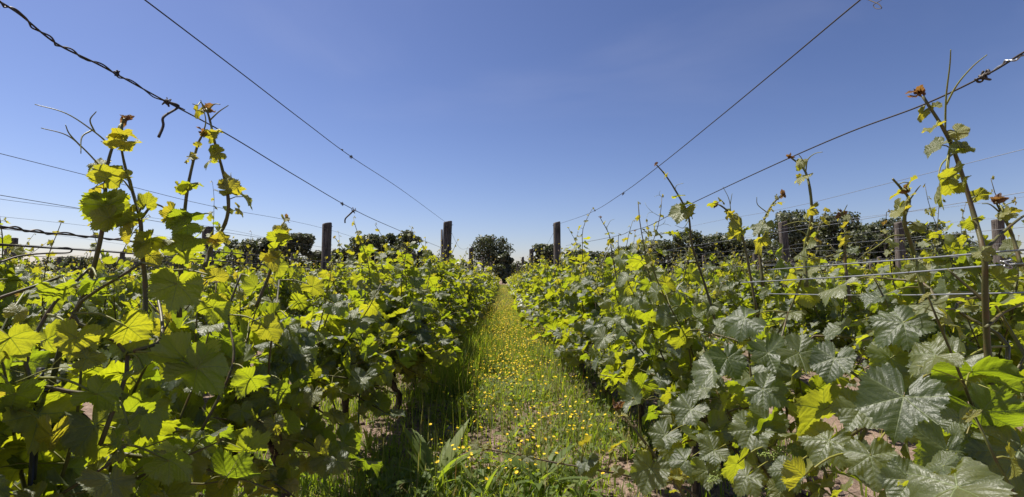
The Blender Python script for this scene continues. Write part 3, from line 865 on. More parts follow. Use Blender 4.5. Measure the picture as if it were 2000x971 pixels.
def flower_cluster(vine, px, py, Y, seed, length=.06):
    rng = np.random.default_rng(seed); m = MB(); c = at(px, py, Y); ax = norm(rng.normal(0, 1, 3) * (1, 1, .4))
    m.tube([c, c + ax * length], [.0012, .0006], 5)
    phi = (1 + 5 ** .5) / 2
    ico = norm(np.array([(-1, phi, 0), (1, phi, 0), (-1, -phi, 0), (1, -phi, 0), (0, -1, phi), (0, 1, phi), (0, -1, -phi), (0, 1, -phi), (phi, 0, -1), (phi, 0, 1), (-phi, 0, -1), (-phi, 0, 1)]))
    fac = [0, 11, 5, 0, 5, 1, 0, 1, 7, 0, 7, 10, 0, 10, 11, 1, 5, 9, 5, 11, 4, 11, 10, 2, 10, 7, 6, 7, 1, 8, 3, 9, 4, 3, 4, 2, 3, 2, 6, 3, 6, 8, 3, 8, 9, 4, 9, 5, 2, 4, 11, 6, 2, 10, 8, 6, 7, 9, 8, 1]
    for k in range(80):
        t = rng.random(); p = c + ax * length * t + norm(rng.normal(0, 1, 3)) * rng.uniform(.004, .017) * (1.1 - t * .7)
        m.add(ico * rng.uniform(.0018, .0027) + p, fac, [3] * 20)
    vine_part(vine, "flower_cluster", m, [BUD])


for k, (px, py, Y) in enumerate([(1500, 880), (1395, 945), (1535, 890)] and [(1515, 882, 1.3), (1400, 930, 1.45), (1530, 892, 1.28)]):
    flower_cluster(V["right", 1], px, py, Y, 50 + k)

# ------------------------------------------------------------------ stakes by the trunks
def stake(x, y, h, r, mat, label, clips=()):
    t = thing("vine_stake", label, "stake", (x, y, 0), "thin stakes beside vine trunks")
    m = MB(); m.tube([(0, 0, -.05), (0.003, 0, h * .5), (.006, .004, h)], r, 8); m.obj("rod", [mat], t)
    for z in clips:
        c = MB()
        c.tube([(.0, 0, z - .012), (0, 0, z + .012)], r * 2.3, 10)
        c.tube([(-.012, -.012, z), (.02, -.014, z + .002), (.034, -.004, z), (.034, .008, z)], .006, 6)
        c.obj("clip", [CLIP_BLACK], t)
    return t


p = at(66, 760, .90)
stake(p[0], .90, .84, .006, CLIP_BLACK, "dark thin stake with two black clips amid the nearest leaves left of the path", (float(p[2]), float(at(66, 835, .90)[2])))
for px, Y, h, lab in ((1194, 4.2, .6, "green thin stake by the fourth trunk right of the path"), (1283, 3.05, .6, "green thin stake by the third trunk right of the path"),
                      (1428, 2.0, .62, "green thin stake low among the silvery leaves right of the path"), (1157, 4.95, .55, "green thin stake by the fifth trunk right of the path")):
    stake(at(px, 700, Y)[0], Y, h, .005, STAKE_GREEN, lab)
stake(at(700, 800, 2.72)[0], 2.72, .55, .005, STAKE_GREEN, "green thin stake by the bare third trunk left of the path")

# ------------------------------------------------------------------ posts
def make_post(x, y, top, rad, label, group, seed, lean=(0, 0), strip=False, parts=True):
    rng = np.random.default_rng(seed)
    t = thing("trellis_post", label, "post", (x, y, 0), group)
    m = MB(); n, sides = 14, 14
    ang = np.arange(sides) * 2 * math.pi / sides
    sq = 1 + .06 * np.cos(4 * ang + rng.uniform(0, 6)) + .035 * rng.standard_normal(sides)
    zs = np.concatenate([np.linspace(-.1, top - .03, n - 2), [top - .006, top]])
    ring = []
    for i, z in enumerate(zs):
        f = rad * (1 - .04 * z) * (1.0 if i < n - 1 else .88) * (1 + .012 * rng.standard_normal())
        ring.append(np.stack([f * sq * np.cos(ang) + lean[0] * z, f * sq * np.sin(ang) + lean[1] * z, np.full(sides, z) + (.012 * np.cos(ang) if i >= n - 2 else 0)], 1))
    v = np.concatenate(ring + [np.array([[lean[0] * top, lean[1] * top, top - .004]])])
    i, j = np.meshgrid(np.arange(n - 1), np.arange(sides), indexing='ij'); j2 = (j + 1) % sides
    F = np.stack([i * sides + j, i * sides + j2, (i + 1) * sides + j2, (i + 1) * sides + j], -1).reshape(-1)
    capf = np.array([[(n - 1) * sides + a, (n - 1) * sides + (a + 1) % sides, n * sides] for a in range(sides)]).ravel()
    m.add(v, np.concatenate([F, capf]), np.concatenate([np.full((n - 1) * sides, 4), np.full(sides, 3)]))
    o = m.obj("timber", [POST_WOOD], t)
    if strip:
        s_ = MB(); hx = -rad * 1.06 + lean[0] * top * .8
        s_.tube([(hx + .01, -.01, .4), (hx + .004, -.01, 1.0), (hx - .002, -.01, top - .12)], [.018, .018, .016], 5)
        s_.obj("batten", [POST_WOOD], t)
    if parts:
        for z in (top - .05, top - .33):
            st = MB(); sx = 1 if x < 0 else -1
            st.tube([(sx * rad * .9 + lean[0] * z, -.012, z), (sx * rad * 1.12 + lean[0] * z, -.012, z), (sx * rad * 1.12 + lean[0] * z, .012, z), (sx * rad * .9 + lean[0] * z, .012, z)], .0022, 5)
            st.obj("staple", [WIRE_DARK], t)
    return t


make_post(at(867, 540, 7.34)[0], 7.34, at(874, 433, 7.34)[2], .073, "thick grey wooden post with a batten, left of the path in the first row", "weathered posts in the front line", 1, (.028, 0), True)
make_post(at(1090, 540, 7.5)[0], 7.5, at(1090, 434, 7.5)[2], .058, "narrow wooden post wrapped by a leafy shoot, right of the path", "weathered posts in the front line", 2, (-.008, 0))
make_post(at(636, 520, 7.34)[0], 7.34, at(640, 436, 7.34)[2], .071, "grey wooden post in the second row left of the path, before low trees", "weathered posts in the front line", 3, (.006, 0))
make_post(at(403, 520, 7.1)[0], 7.1, at(403, 444, 7.1)[2], .075, "wooden post in the third row left of the path, half behind yellow leaves", "weathered posts in the front line", 4)
make_post(at(20, 520, 7.5)[0], 7.5, at(20, 466, 7.5)[2], .075, "short wooden post at the far edge left of the path, above the twisted wires", "weathered posts in the front line", 5)
make_post(at(1540, 520, 7.4)[0], 7.4, at(1534, 433, 7.4)[2], .066, "dark leaning wooden post before the big oak right of the path", "weathered posts in the front line", 6, (-.035, 0))
make_post(at(1760, 520, 7.4)[0], 7.4, at(1758, 434, 7.4)[2], .068, "wooden post between the oak clump and the thick tall shoot", "weathered posts in the front line", 7)
make_post(at(1954, 520, 7.4)[0], 7.4, at(1952, 428, 7.4)[2], .078, "thick wooden post with wires behind the tall shoot, farthest right of the path", "weathered posts in the front line", 8)
for px, top, Y, rad, lab, sd in ((920, 484, 12.9, .06, "second wooden post along the row just left of the path, by the round tree", 9), (943, 503, 20.2, .065, "third wooden post along the row just left of the path", 10),
                                 (1038, 486, 14.6, .065, "second wooden post along the row just right of the path", 11), (1021, 502, 21.6, .06, "third wooden post along the row just right of the path", 12),
                                 (1011, 514, 29, .06, "fourth wooden post along the row just right of the path", 13), (959, 512, 28, .06, "fourth wooden post along the row just left of the path", 14)):
    q = at(px, top, Y); make_post(q[0], Y, q[2], rad, lab, "posts further down the rows by the path", sd, parts=Y < 15)
pr = random.Random(8)
for line_i, Y in enumerate((14.3, 21.2)):
    for rowi in range(2, 16):
        for sx in (-1, 1):
            xr = sx * ROW_W * (2 * rowi - 1)
            yy = Y + pr.uniform(-.5, .5)
            if abs(xr) > yy * 1.04 or pr.random() < .2:
                continue
            side = "left" if sx < 0 else "right"
            make_post(xr + pr.uniform(-.05, .05), yy, 1.68 + pr.uniform(-.12, .14), pr.uniform(.055, .075),
                      f"small {'second' if line_i == 0 else 'third'} post along the {ORD[rowi - 1]} row {side} of the path", "small far posts above the vines", 100 + line_i * 50 + rowi * 2 + (sx > 0), (pr.uniform(-.03, .03), 0), parts=False)

# ------------------------------------------------------------------ wires
def wire_line(pts, n=40):
    p = smooth(pts, max(3, n // max(1, len(pts) - 1)))
    return p


def make_wire(label, pts, r=.0017, mat=None, group="trellis wires along the rows", parts=()):
    t = thing("trellis_wire", label, "wire", tuple(pts[0]), group)
    m = MB(); m.tube(np.asarray(pts) - np.asarray(pts[0]), r, 6)
    m.obj("strand", [mat or WIRE_DARK], t)
    o0 = np.asarray(pts[0])
    for name, mb, mt in parts:
        o = mb.obj(name, [mt], t); o.location = -Vector(o0)
    return t


def twist(line, i0, i1, r, off=.004, turns=9, seed=0, loops=()):
    """A second strand wound round part of a wire."""
    rng = np.random.default_rng(seed); seg = line[i0:i1]
    from_idx = np.linspace(0, len(seg) - 1, 160); base = np.stack([np.interp(from_idx, np.arange(len(seg)), seg[:, k]) for k in range(3)], 1)
    t = norm(np.gradient(base, axis=0)); a = norm(np.cross(t, UP)); bb = np.cross(t, a)
    th = np.linspace(0, turns * 2 * math.pi, 160) + .6 * np.sin(np.linspace(0, 17, 160))
    o = off * .42 * (1 + 1.1 * np.sin(np.linspace(0, 23, 160) + seed) ** 2)
    m = MB(); m.tube(base + a * (np.cos(th) * o)[:, None] + bb * (np.sin(th) * o)[:, None], r, 5)
    return m


def knot(c, size, seed, tails=((0, 0, -1),), r=.0013):
    rng = np.random.default_rng(seed); m = MB()
    q = [np.asarray(c) + norm(rng.normal(0, 1, 3)) * size * rng.uniform(.4, 1) for _ in range(16)]
    m.tube(smooth(q, 4), r, 5)
    return m


def tail(pts, r0=.0014, r1=.0008):
    m = MB(); q = smooth(pts, 6); m.tube(q, np.linspace(r0, r1, len(q)), 5); return m


def mk(px, py, Y):
    return at(px, py, Y)


# row just left of the path
def onrow(px, py, x):
    """Point seen at a pixel on the vertical plane of a row."""
    d = ray(px, py)
    return np.array([0, 0, CAM_H]) + d * (x / d[0])


lx, rx = -ROW_W, ROW_W
post_l, post_r = at(874, 437, 7.34), at(1090, 438, 7.5)
top_l = wire_line([onrow(215, -50, lx), onrow(283, 0, lx), onrow(470, 142, lx), onrow(600, 242, lx), onrow(690, 309, lx), onrow(790, 375, lx), post_l], 60)
top_l2 = wire_line([post_l, (lx * .99, 9.5, 1.60), (lx, 12.9, 1.80), (lx, 16.5, 1.70), (lx, 20.2, 1.82), (lx, 29, 1.8)], 40)
top_l = np.vstack([top_l, top_l2[1:]])
kn = onrow(686, 307, lx)
make_wire("dark top wire running to the thick post left of the path", top_l, .0019, parts=[("knot", knot(kn, .012, 1), TENDRIL_DEAD), ("knot", knot(onrow(668, 293, lx), .007, 2), TENDRIL_DEAD)])
sec_l = wire_line([onrow(-60, -28, lx), onrow(30, 22, lx), onrow(110, 85, lx), onrow(200, 130, lx), onrow(320, 196, lx), onrow(450, 266, lx), onrow(580, 345, lx), onrow(690, 409, lx), onrow(770, 446, lx), onrow(862, 484, lx)], 90)
d1 = twist(sec_l, 6, 44, .0016, .006, 6, 3)
kt = onrow(328, 199, lx); kt2 = onrow(691, 411, lx)
make_wire("twisted lower wire with a dangling dead tendril, left of the path", sec_l, .0019,
          parts=[("winding", d1, WIRE_DARK), ("knot", knot(kt, .016, 4), TENDRIL_DEAD), ("dead_tendril", tail([kt, onrow(349, 208, lx), onrow(320, 228, lx), onrow(319, 246, lx), onrow(310, 268, lx)], .0028, .0035), TENDRIL_DEAD),
                 ("knot", knot(kt2, .020, 5), TENDRIL_DEAD), ("dead_tendril", tail([kt2, kt2 + (-.02, 0, -.02), kt2 + (-.04, -.02, -.05), kt2 + (-.042, -.02, -.075)], .005, .004), TENDRIL_DEAD),
                 ("knot", knot(onrow(668, 398, lx), .012, 6), TENDRIL_DEAD), ("knot", knot(onrow(230, 143, lx), .008, 7), WIRE_DARK)])
low1 = wire_line([onrow(-60, 432, lx), onrow(0, 442, lx), onrow(70, 453, lx), onrow(160, 461, lx), onrow(250, 471, lx), onrow(360, 485, lx), onrow(480, 497, lx), onrow(640, 512, lx), onrow(800, 527, lx)], 60)
make_wire("upper of two dark twisted wires crossing low over the nearest vine", low1, .0017, parts=[("winding", twist(low1, 2, 34, .0015, .0045, 7, 8), WIRE_DARK)])
low2 = wire_line([onrow(-60, 472, lx), onrow(0, 477, lx), onrow(60, 482, lx), onrow(140, 487, lx), onrow(240, 494, lx), onrow(400, 508, lx), onrow(600, 523, lx)], 60)
loop = tail([onrow(0, 512, lx), onrow(40, 500, lx), onrow(90, 495, lx), onrow(132, 494, lx), onrow(140, 488, lx), onrow(130, 484, lx), onrow(105, 485, lx), onrow(70, 482, lx), onrow(30, 480, lx), onrow(-40, 478, lx)], .0016, .0016)
make_wire("lower dark wire with a bent back loop over the nearest vine", low2, .0016, parts=[("loop", loop, WIRE_DARK)])
# row just right of the path
top_r = wire_line([onrow(1760, -60, rx), onrow(1680, 0, rx), onrow(1510, 142, rx), onrow(1400, 233, rx), onrow(1290, 322, rx), onrow(1215, 378, rx), onrow(1150, 417, rx), post_r], 60)
top_r2 = wire_line([post_r, (rx * .99, 10.2, 1.63), (rx, 14.6, 1.84), (rx, 18, 1.75), (rx, 21.6, 1.9), (rx, 29, 1.85)], 40)
kr = onrow(1217, 378, rx)
kc = onrow(1712, 8, rx)
make_wire("taut grey top wire running to the narrow post right of the path", np.vstack([top_r, top_r2[1:]]), .0019,
          parts=[("knot", knot(kr, .014, 9), TENDRIL_DEAD), ("knot", knot(onrow(1162, 411, rx), .012, 10), TENDRIL_DEAD), ("dead_tendril", tail([onrow(1690, -3, rx), onrow(1704, 3, rx), onrow(1716, 8, rx), onrow(1722, 16, rx), onrow(1712, 17, rx), onrow(1706, 10, rx), onrow(1722, 0, rx)], .0012, .0008), TENDRIL_DEAD)])
sec_r = wire_line([onrow(2060, 72, rx), onrow(2000, 102, rx), onrow(1925, 147, rx), onrow(1800, 206, rx), onrow(1660, 258, rx), onrow(1530, 314, rx), onrow(1400, 374, rx), onrow(1330, 408, rx), onrow(1270, 440, rx), onrow(1230, 452, rx), onrow(1195, 463, rx), onrow(1105, 480, rx)], 90)
kb = onrow(1918, 150, rx)
make_wire("grey lower wire with a black tangled knot, right of the path", sec_r, .0018,
          parts=[("knot", knot(kb, .014, 12, r=.0020), WIRE_DARK), ("winding", twist(sec_r, 0, 16, .0017, .006, 2, 11), WIRE_GREY)])
for pts, lab, r in (([(2060, 511), (1900, 522), (1740, 535), (1580, 545), (1450, 552)], "bright galvanised wire under the thick tall shoot", .0019), ([(2060, 484), (1950, 492), (1820, 503), (1690, 513), (1500, 527)], "upper bright galvanised wire behind the thick tall shoot", .0017), ([(2060, 570), (1900, 574), (1700, 577), (1500, 574)], "pale wire low among leaves right of the path", .0015)):
    ln = wire_line([onrow(a, c, rx) for a, c in pts], 40)
    prt = []
    if r == .0019:
        prt = [("coil", knot(onrow(1968, 516, rx), .011, 13, r=.0016), WIRE_GREY)]
    make_wire(lab, ln, r, WIRE_GREY, parts=prt)
wz = {2: (1.62, 1.42, 1.12), 3: (1.66, 1.42, 1.2), 4: (1.66, 1.4), 5: (1.66, 1.4)}
WN = ("top", "middle", "lower")
for rowi, zs in wz.items():
    for sx in (-1, 1):
        side = "left" if sx < 0 else "right"
        for k, z in enumerate(zs):
            xr = sx * ROW_W * (2 * rowi - 1)
            pts = [(xr, y, z + (.22 if k == 0 else .06) * ((((y - 7.35) / 7) - round((y - 7.35) / 7)) ** 2 * -2.2 + .45 if y > 4 else .05 + (4 - y) * .01)) for y in np.arange(1.2 if rowi < 4 else 3.5, 22, .7)]
            make_wire(f"thin {WN[k]} wire along the {ORD[rowi - 1]} row {side} of the path", wire_line(pts, 60), .0017, WIRE_GREY if sx > 0 else WIRE_DARK)


# ------------------------------------------------------------------ trees behind the vineyard
def make_tree(px, top_y, half_px, Y, label, seed, trunk_h=.12, leaf=.23, n_leaf=5200, lumps=20, bushy=False, group="trees beyond the vineyard"):
    rng = np.random.default_rng(seed)
    c = at(px, top_y, Y); H = c[2]; hw = half_px * Y / F_PX * 1.34
    t = thing("tree", label, "tree", (c[0], Y, 0), group)
    m = MB()
    z0 = H * trunk_h * (.35 if bushy else 1)
    tr = smooth([(0, 0, -.1), (rng.normal(0, .08), 0, z0), (rng.normal(0, .2), rng.normal(0, .2), H * .75)], 4)
    m.tube(tr, np.linspace(.035 * H, .01 * H, len(tr)), 9, rough=.05, rng=rng)
    cen, rad = [], []
    for i in range(lumps):
        u = rng.random(); z = z0 + (H - z0) * (.18 + .80 * ((i + .5) / lumps))
        f = math.sqrt(max(.08, 1 - max(0, (z - (z0 + (H - z0) * .42)) / ((H - z0) * .62)) ** 2))
        a = i * 2.4 + rng.uniform(-.5, .5); d = hw * f * rng.uniform(.3, .85)
        rr = hw * rng.uniform(.18, .42)
        z = min(z, H - rr * .62)
        cc = np.array([math.cos(a) * d, math.sin(a) * d, z]); cen.append(cc); rad.append(rr)
        mid = tr[min(len(tr) - 1, int(len(tr) * rng.uniform(.45, .95)))]
        m.tube(smooth([mid, (mid + cc) / 2 + (0, 0, -.1 * rr), cc], 3), np.linspace(.014 * H, .004 * H, 7), 5)
    m.obj("trunk", [TREE_BARK], t)
    fm = MB()
    cen, rad = np.array(cen), np.array(rad)
    w = rad ** 2; pick = rng.choice(len(cen), n_leaf, p=w / w.sum())
    u = norm(rng.normal(0, 1, (n_leaf, 3)))
    rr = rad[pick] * (rng.random(n_leaf) ** .35) * (1 + .22 * np.sin(u[:, 0] * 7 + pick) * np.sin(u[:, 2] * 6 + pick * 2))
    P = cen[pick] + u * rr[:, None] * (1, 1, .8)
    P[:, 2] = np.clip(P[:, 2], .3, H + .1)
    N = norm(u * .7 + rng.normal(0, .6, (n_leaf, 3)) + UP * .3); D = norm(rng.normal(0, 1, (n_leaf, 3)))
    N = norm(N); D = norm(D - N * (D * N).sum(1, keepdims=True)); X = np.cross(D, N)
    S = leaf * rng.uniform(.6, 1.35, n_leaf)
    tv = np.array([(0, -.9, 0), (.55, -.2, .12), (.35, .6, 0), (-.1, 1.0, -.1), (-.6, .3, .1), (-.4, -.5, 0)])
    v = (tv[None, :, 0, None] * X[:, None] + tv[None, :, 1, None] * D[:, None] + tv[None, :, 2, None] * N[:, None]) * S[:, None, None] + P[:, None]
    C = np.stack([rng.random(n_leaf), (rng.random(n_leaf) < .2) * rng.random(n_leaf), rng.random(n_leaf)], 1)
    fm.add(v.reshape(-1, 3), np.arange(n_leaf * 6), np.full(n_leaf, 6), None, np.repeat(C, 6, 0))
    fm.obj("crown", [TREE_LEAF], t)
    return t


TREES = [(480, 470, 32, 80, "low rounded grey green bush tree behind the second row post", 1, {}), (520, 466, 26, 84, "low wide tree between a yellow tipped shoot and its round neighbour", 2, {}), (580, 458, 26, 80, "small round crowned tree just before the second row post", 3, {"trunk_h": .5}),
         (712, 460, 32, 80, "dark tree with clumped crown right of the second row post", 4, {}), (757, 457, 30, 82, "middle tree of the dark trio between two wooden posts", 5, {}), (796, 453, 28, 79, "tallest tree of the dark trio between two wooden posts", 6, {}), (665, 487, 24, 84, "low bush at the foot of the second row post", 7, {"bushy": True}),
         (958, 461, 34, 82, "round leafy tree alone at the end of the path", 8, {"n_leaf": 5200, "leaf": .17, "lumps": 16, "trunk_h": .36}), (978, 492, 22, 80, "lower shrubby crown beside the round tree at the path end", 9, {"bushy": True}),
         (1068, 478, 26, 82, "small dark tree behind the narrow post right of the path", 10, {}), (1000, 515, 14, 90, "tiny far bush just right of the path end", 11, {"bushy": True, "n_leaf": 900}),
         (1125, 490, 26, 84, "low bush between the narrow post and the tangled shoots", 12, {"bushy": True}), (1225, 482, 30, 84, "low dark bush under the sagging wire right of the path", 13, {"bushy": True}), (1290, 470, 36, 82, "dark tree behind the leaning thin shoot right of the path", 14, {}), (1345, 452, 36, 84, "wide dark tree behind tangled shoots right of the path", 15, {}), (1410, 455, 40, 84, "broad dark tree left of the oak clump", 16, {}),
         (1545, 413, 52, 72, "tall oak behind the dark leaning post", 17, {"n_leaf": 5200, "lumps": 15}), (1640, 417, 50, 74, "middle oak of the big clump right of the path", 18, {"n_leaf": 5200, "lumps": 15}), (1725, 428, 48, 74, "oak with sloping crown behind the wooden post", 19, {"n_leaf": 4500, "lumps": 14}), (1810, 436, 46, 75, "last lower oak of the big clump", 20, {"n_leaf": 4500}), (1905, 478, 50, 78, "low hedge tree past the oak clump", 21, {"bushy": True}),
         (1480, 468, 34, 80, "low tree filling the gap before the oak clump", 22, {"bushy": True}), (150, 503, 40, 95, "low far bush behind the leftmost vine rows", 23, {"bushy": True}), (330, 497, 44, 95, "low far bush behind the third row post", 24, {"bushy": True}), (255, 505, 40, 98, "small far bush behind the nearest tall shoots", 25, {"bushy": True}), (855, 505, 30, 95, "low far bush behind the thick batten post", 26, {"bushy": True, "n_leaf": 1600}),
         (972, 518, 15, 70.5, "low dark shrub closing the end of the path under the round tree", 42, {"bushy": True, "n_leaf": 1800}), (620, 492, 36, 88, "low far bush just before the second row post", 27, {"bushy": True}), (545, 478, 30, 88, "low bush joining the two round trees before the second row post", 28, {"bushy": True}), (735, 478, 34, 86, "low bush filling the dark trio of trees", 29, {"bushy": True}), (820, 492, 30, 86, "low bush trailing off the dark trio towards the batten post", 30, {"bushy": True}), (430, 488, 34, 88, "low far bush behind the third row wooden post", 31, {"bushy": True}), (905, 512, 26, 92, "low far bush before the round tree at the path end", 32, {"bushy": True, "n_leaf": 1600}), (1030, 510, 22, 92, "low far bush between the round tree and the narrow post", 33, {"bushy": True, "n_leaf": 1600}),
         (1180, 492, 34, 88, "low far bush where the sagging wire ends", 34, {"bushy": True}), (1260, 484, 34, 88, "low bush beside the dark tree behind the leaning thin shoot", 35, {"bushy": True}), (1378, 468, 34, 88, "low bush joining the two broad dark trees right of the path", 36, {"bushy": True}), (1445, 470, 34, 86, "low bush under the broad dark tree left of the oak clump", 37, {"bushy": True}), (1590, 436, 44, 80, "oak filling the gap between the tallest two oaks", 38, {}), (1685, 438, 44, 80, "oak filling the middle of the big clump", 39, {}), (1770, 446, 44, 82, "oak filling the lower end of the big clump", 40, {}), (1860, 462, 44, 82, "low oak trailing off the big clump", 41, {})]
for px, ty, hp, Y, lab, sd, kw in TREES:
    make_tree(px, ty, hp, Y, lab, 700 + sd, **kw)

# far wood along the horizon
fw = MB(); n = 26000
fx = NR.uniform(-190, 190, n); fy = NR.uniform(104, 122, n)
ht = 3.0 + 1.1 * np.sin(fx * .21) + 1.0 * np.sin(fx * .57 + 2) + .6 * np.sin(fx * 1.3)
P = np.stack([fx, fy, np.abs(ht) * NR.random(n) ** .6 + .2], 1)
put = norm(NR.normal(0, 1, (n, 3))); D = norm(NR.normal(0, 1, (n, 3)))
put_leaves(fw, T_LOW, P, put, D, NR.uniform(.3, .55, n), np.stack([NR.random(n), .2 * NR.random(n), NR.random(n)], 1), NR)
tag(fw.obj("far_wood", [TREE_LEAF]), "low dark line of far woodland along the horizon", "woodland", kind="stuff")

# ------------------------------------------------------------------ grass, weeds, flowers
def blades(mb, X, Y, H, Wd, rng, dry=.08, bend=.5):
    n = len(X); a = rng.uniform(0, 2 * math.pi, n)
    dx, dy = np.cos(a), np.sin(a); bx, by = -dy, dx
    bd = H * bend * rng.uniform(.15, 1.1, n); Z = ground_z(X, Y)
    rows = []
    for t, w in ((0, 1.0), (.4, .9), (.75, .55), (1.0, .04)):
        ox, oz = bd * t * t, H * (t - .22 * t * t * bend)
        for s_ in (-1, 1):
            rows.append(np.stack([X + dx * ox + bx * s_ * Wd * w * .5, Y + dy * ox + by * s_ * Wd * w * .5, Z + oz - .005], 1))
    v = np.stack(rows, 1).reshape(-1, 3)
    f = np.array([0, 1, 3, 2, 2, 3, 5, 4, 4, 5, 7, 6]); off = (np.arange(n) * 8)[:, None]
    C = np.stack([rng.random(n), (rng.random(n) < dry) * rng.uniform(.5, 1, n), rng.random(n)], 1)
    mb.add(v, (f[None] + off).ravel(), np.full(n * 3, 4), None, np.repeat(C, 8, 0))


def scatter(n, y0, y1, xs, centre=0.0, patch=0.0, power=1.0):
    """Points denser towards the camera, patchy."""
    Y = y0 * (y1 / y0) ** NR.random(n) if power else NR.uniform(y0, y1, n)
    X = centre + NR.normal(0, xs, n)
    keep = fbm(X, Y, 21, 4, .55) + .5 * NR.standard_normal(n) > patch
    keep &= np.abs(X) < 2.6
    return X[keep], Y[keep]


gm = MB()
X, Y = scatter(36000, 2.0, 7.0, .52, .05, .30); blades(gm, X, Y, NR.uniform(.04, .15, len(X)), NR.uniform(.003, .010, len(X)), NR, .2, .8)
X, Y = NR.normal(-.44, .10, 3200), NR.uniform(4.0, 8.2, 3200); blades(gm, X, Y, NR.uniform(.12, .38, 3200), NR.uniform(.004, .009, 3200), NR, .05, .4)
X, Y = scatter(26000, 5.0, 26.0, .34, .02, -.5); blades(gm, X, Y, NR.uniform(.05, .19, len(X)) * (1.15 + .5 * fbm(X, Y, 33, 3, .6)), NR.uniform(.004, .009, len(X)), NR, .16)
X, Y = scatter(6000, 4.0, 40.0, .13, -.52, .0); blades(gm, X, Y, NR.uniform(.06, .24, len(X)), NR.uniform(.004, .010, len(X)), NR, .08)
X, Y = scatter(6000, 4.0, 40.0, .13, .50, .1); blades(gm, X, Y, NR.uniform(.06, .20, len(X)), NR.uniform(.004, .010, len(X)), NR, .12)
X, Y = scatter(16000, 14.0, 70.0, .36, .0, -1.5); blades(gm, X, Y, NR.uniform(.15, .34, len(X)), NR.uniform(.010, .024, len(X)), NR, .5)
X, Y = scatter(16000, 1.8, 14.0, .5, -1.1, -.2); blades(gm, X, Y, NR.uniform(.05, .16, len(X)), NR.uniform(.004, .009, len(X)), NR)
X, Y = scatter(14000, 1.3, 14.0, .5, 1.1, -.1); blades(gm, X, Y, NR.uniform(.05, .15, len(X)), NR.uniform(.004, .009, len(X)), NR)
X, Y = scatter(900, 2.2, 12.0, .42, 0, -.5); blades(gm, X, Y, NR.uniform(.22, .5, len(X)), NR.uniform(.002, .0035, len(X)), NR, .5, .15)
tag(gm.obj("grass", [GRASS_M]), "green and straw grass growing along the path", "grass", kind="stuff")
# low broad leaves between the grass
hm = MB(); X, Y = scatter(9000, 2.0, 18.0, .5, 0, -.2)
n = len(X); P = np.stack([X, Y, ground_z(X, Y) + NR.uniform(.01, .10, n)], 1)
put_leaves(hm, [T_LOW[0], T_LOW[2]], P, norm(np.stack([NR.normal(0, .5, n), NR.normal(0, .5, n), np.ones(n)], 1)), norm(NR.normal(0, 1, (n, 3))), NR.uniform(.008, .028, n), np.stack([NR.random(n), .3 * NR.random(n) ** 3, NR.random(n)], 1), NR)
tag(hm.obj("ground_cover", [GRASS_M]), "small leaved weeds spread between the grass of the path", "weeds", kind="stuff")
# soil clods
cm = MB(); n = 5200
for k in range(n):
    yy = 1.6 * (12 / 1.6) ** NR.random(); xx = NR.uniform(-1.7, 1.7); s_ = NR.uniform(.005, .02) * (2.2 if NR.random() < .06 else 1)
    base = np.array([(-1, -1, -1), (1, -1, -1), (1, 1, -1), (-1, 1, -1), (-1, -1, 1), (1, -1, 1), (1, 1, 1), (-1, 1, 1)], float) * NR.uniform(.5, 1.1, (8, 3))
    cm.add(base * s_ * (1, 1, .6) + (xx, yy, float(ground_z(np.array(xx), np.array(yy))) + s_ * .2), [0, 3, 2, 1, 4, 5, 6, 7, 0, 1, 5, 4, 1, 2, 6, 5, 2, 3, 7, 6, 3, 0, 4, 7], [4] * 6)
for k in range(700):                                 # dry twigs and prunings
    yy = 1.6 * (10 / 1.6) ** NR.random(); xx = NR.choice([-1, 1]) * NR.uniform(.1, 1.5); a = NR.uniform(0, 6.28); L = NR.uniform(.03, .16); z = float(ground_z(np.array(xx), np.array(yy)))
    cm.tube([(xx, yy, z + .006), (xx + math.cos(a) * L * .5, yy + math.sin(a) * L * .5, z + .014), (xx + math.cos(a + .2) * L, yy + math.sin(a + .2) * L, z + .008)], [.0022, .002, .0012], 4, mat=1)
X, Y = NR.uniform(-1.7, 1.7, 900), 1.6 * (10 / 1.6) ** NR.random(900)
put_leaves(cm, T_LOW, np.stack([X, Y, ground_z(X, Y) + .012], 1), norm(np.stack([NR.normal(0, .4, 900), NR.normal(0, .4, 900), np.ones(900)], 1)), norm(NR.normal(0, 1, (900, 3))), NR.uniform(.012, .035, 900), np.zeros((900, 3)), NR, 1)
tag(cm.obj("soil_rubble", [SOIL, TENDRIL_DEAD]), "crumbled dry clods lying on the soil between the vines", "soil", kind="stuff")


def blossom_arrays(rng, r, petals=9):
    v, f = [], []
    for k in range(petals):
        a = k * 2 * math.pi / petals + rng.uniform(-.1, .1)
        c, s_ = math.cos(a), math.sin(a); w = r * .34; L = r * rng.uniform(.85, 1.1); b0 = len(v)
        v += [(c * r * .1 + s_ * w * .4, s_ * r * .1 - c * w * .4, 0), (c * L + s_ * w, s_ * L - c * w, r * .22), (c * L - s_ * w, s_ * L + c * w, r * .22), (c * r * .1 - s_ * w * .4, s_ * r * .1 + c * w * .4, 0)]
        f += [b0, b0 + 1, b0 + 2, b0 + 3]
    b0 = len(v); m_ = 7
    v += [(r * .32 * math.cos(q * 2 * math.pi / m_), r * .32 * math.sin(q * 2 * math.pi / m_), r * .12) for q in range(m_)] + [(0, 0, r * .24)]
    ff = list(f); sz = [4] * petals
    for q in range(m_):
        ff += [b0 + q, b0 + (q + 1) % m_, b0 + m_]; sz.append(3)
    return np.array(v), ff, sz


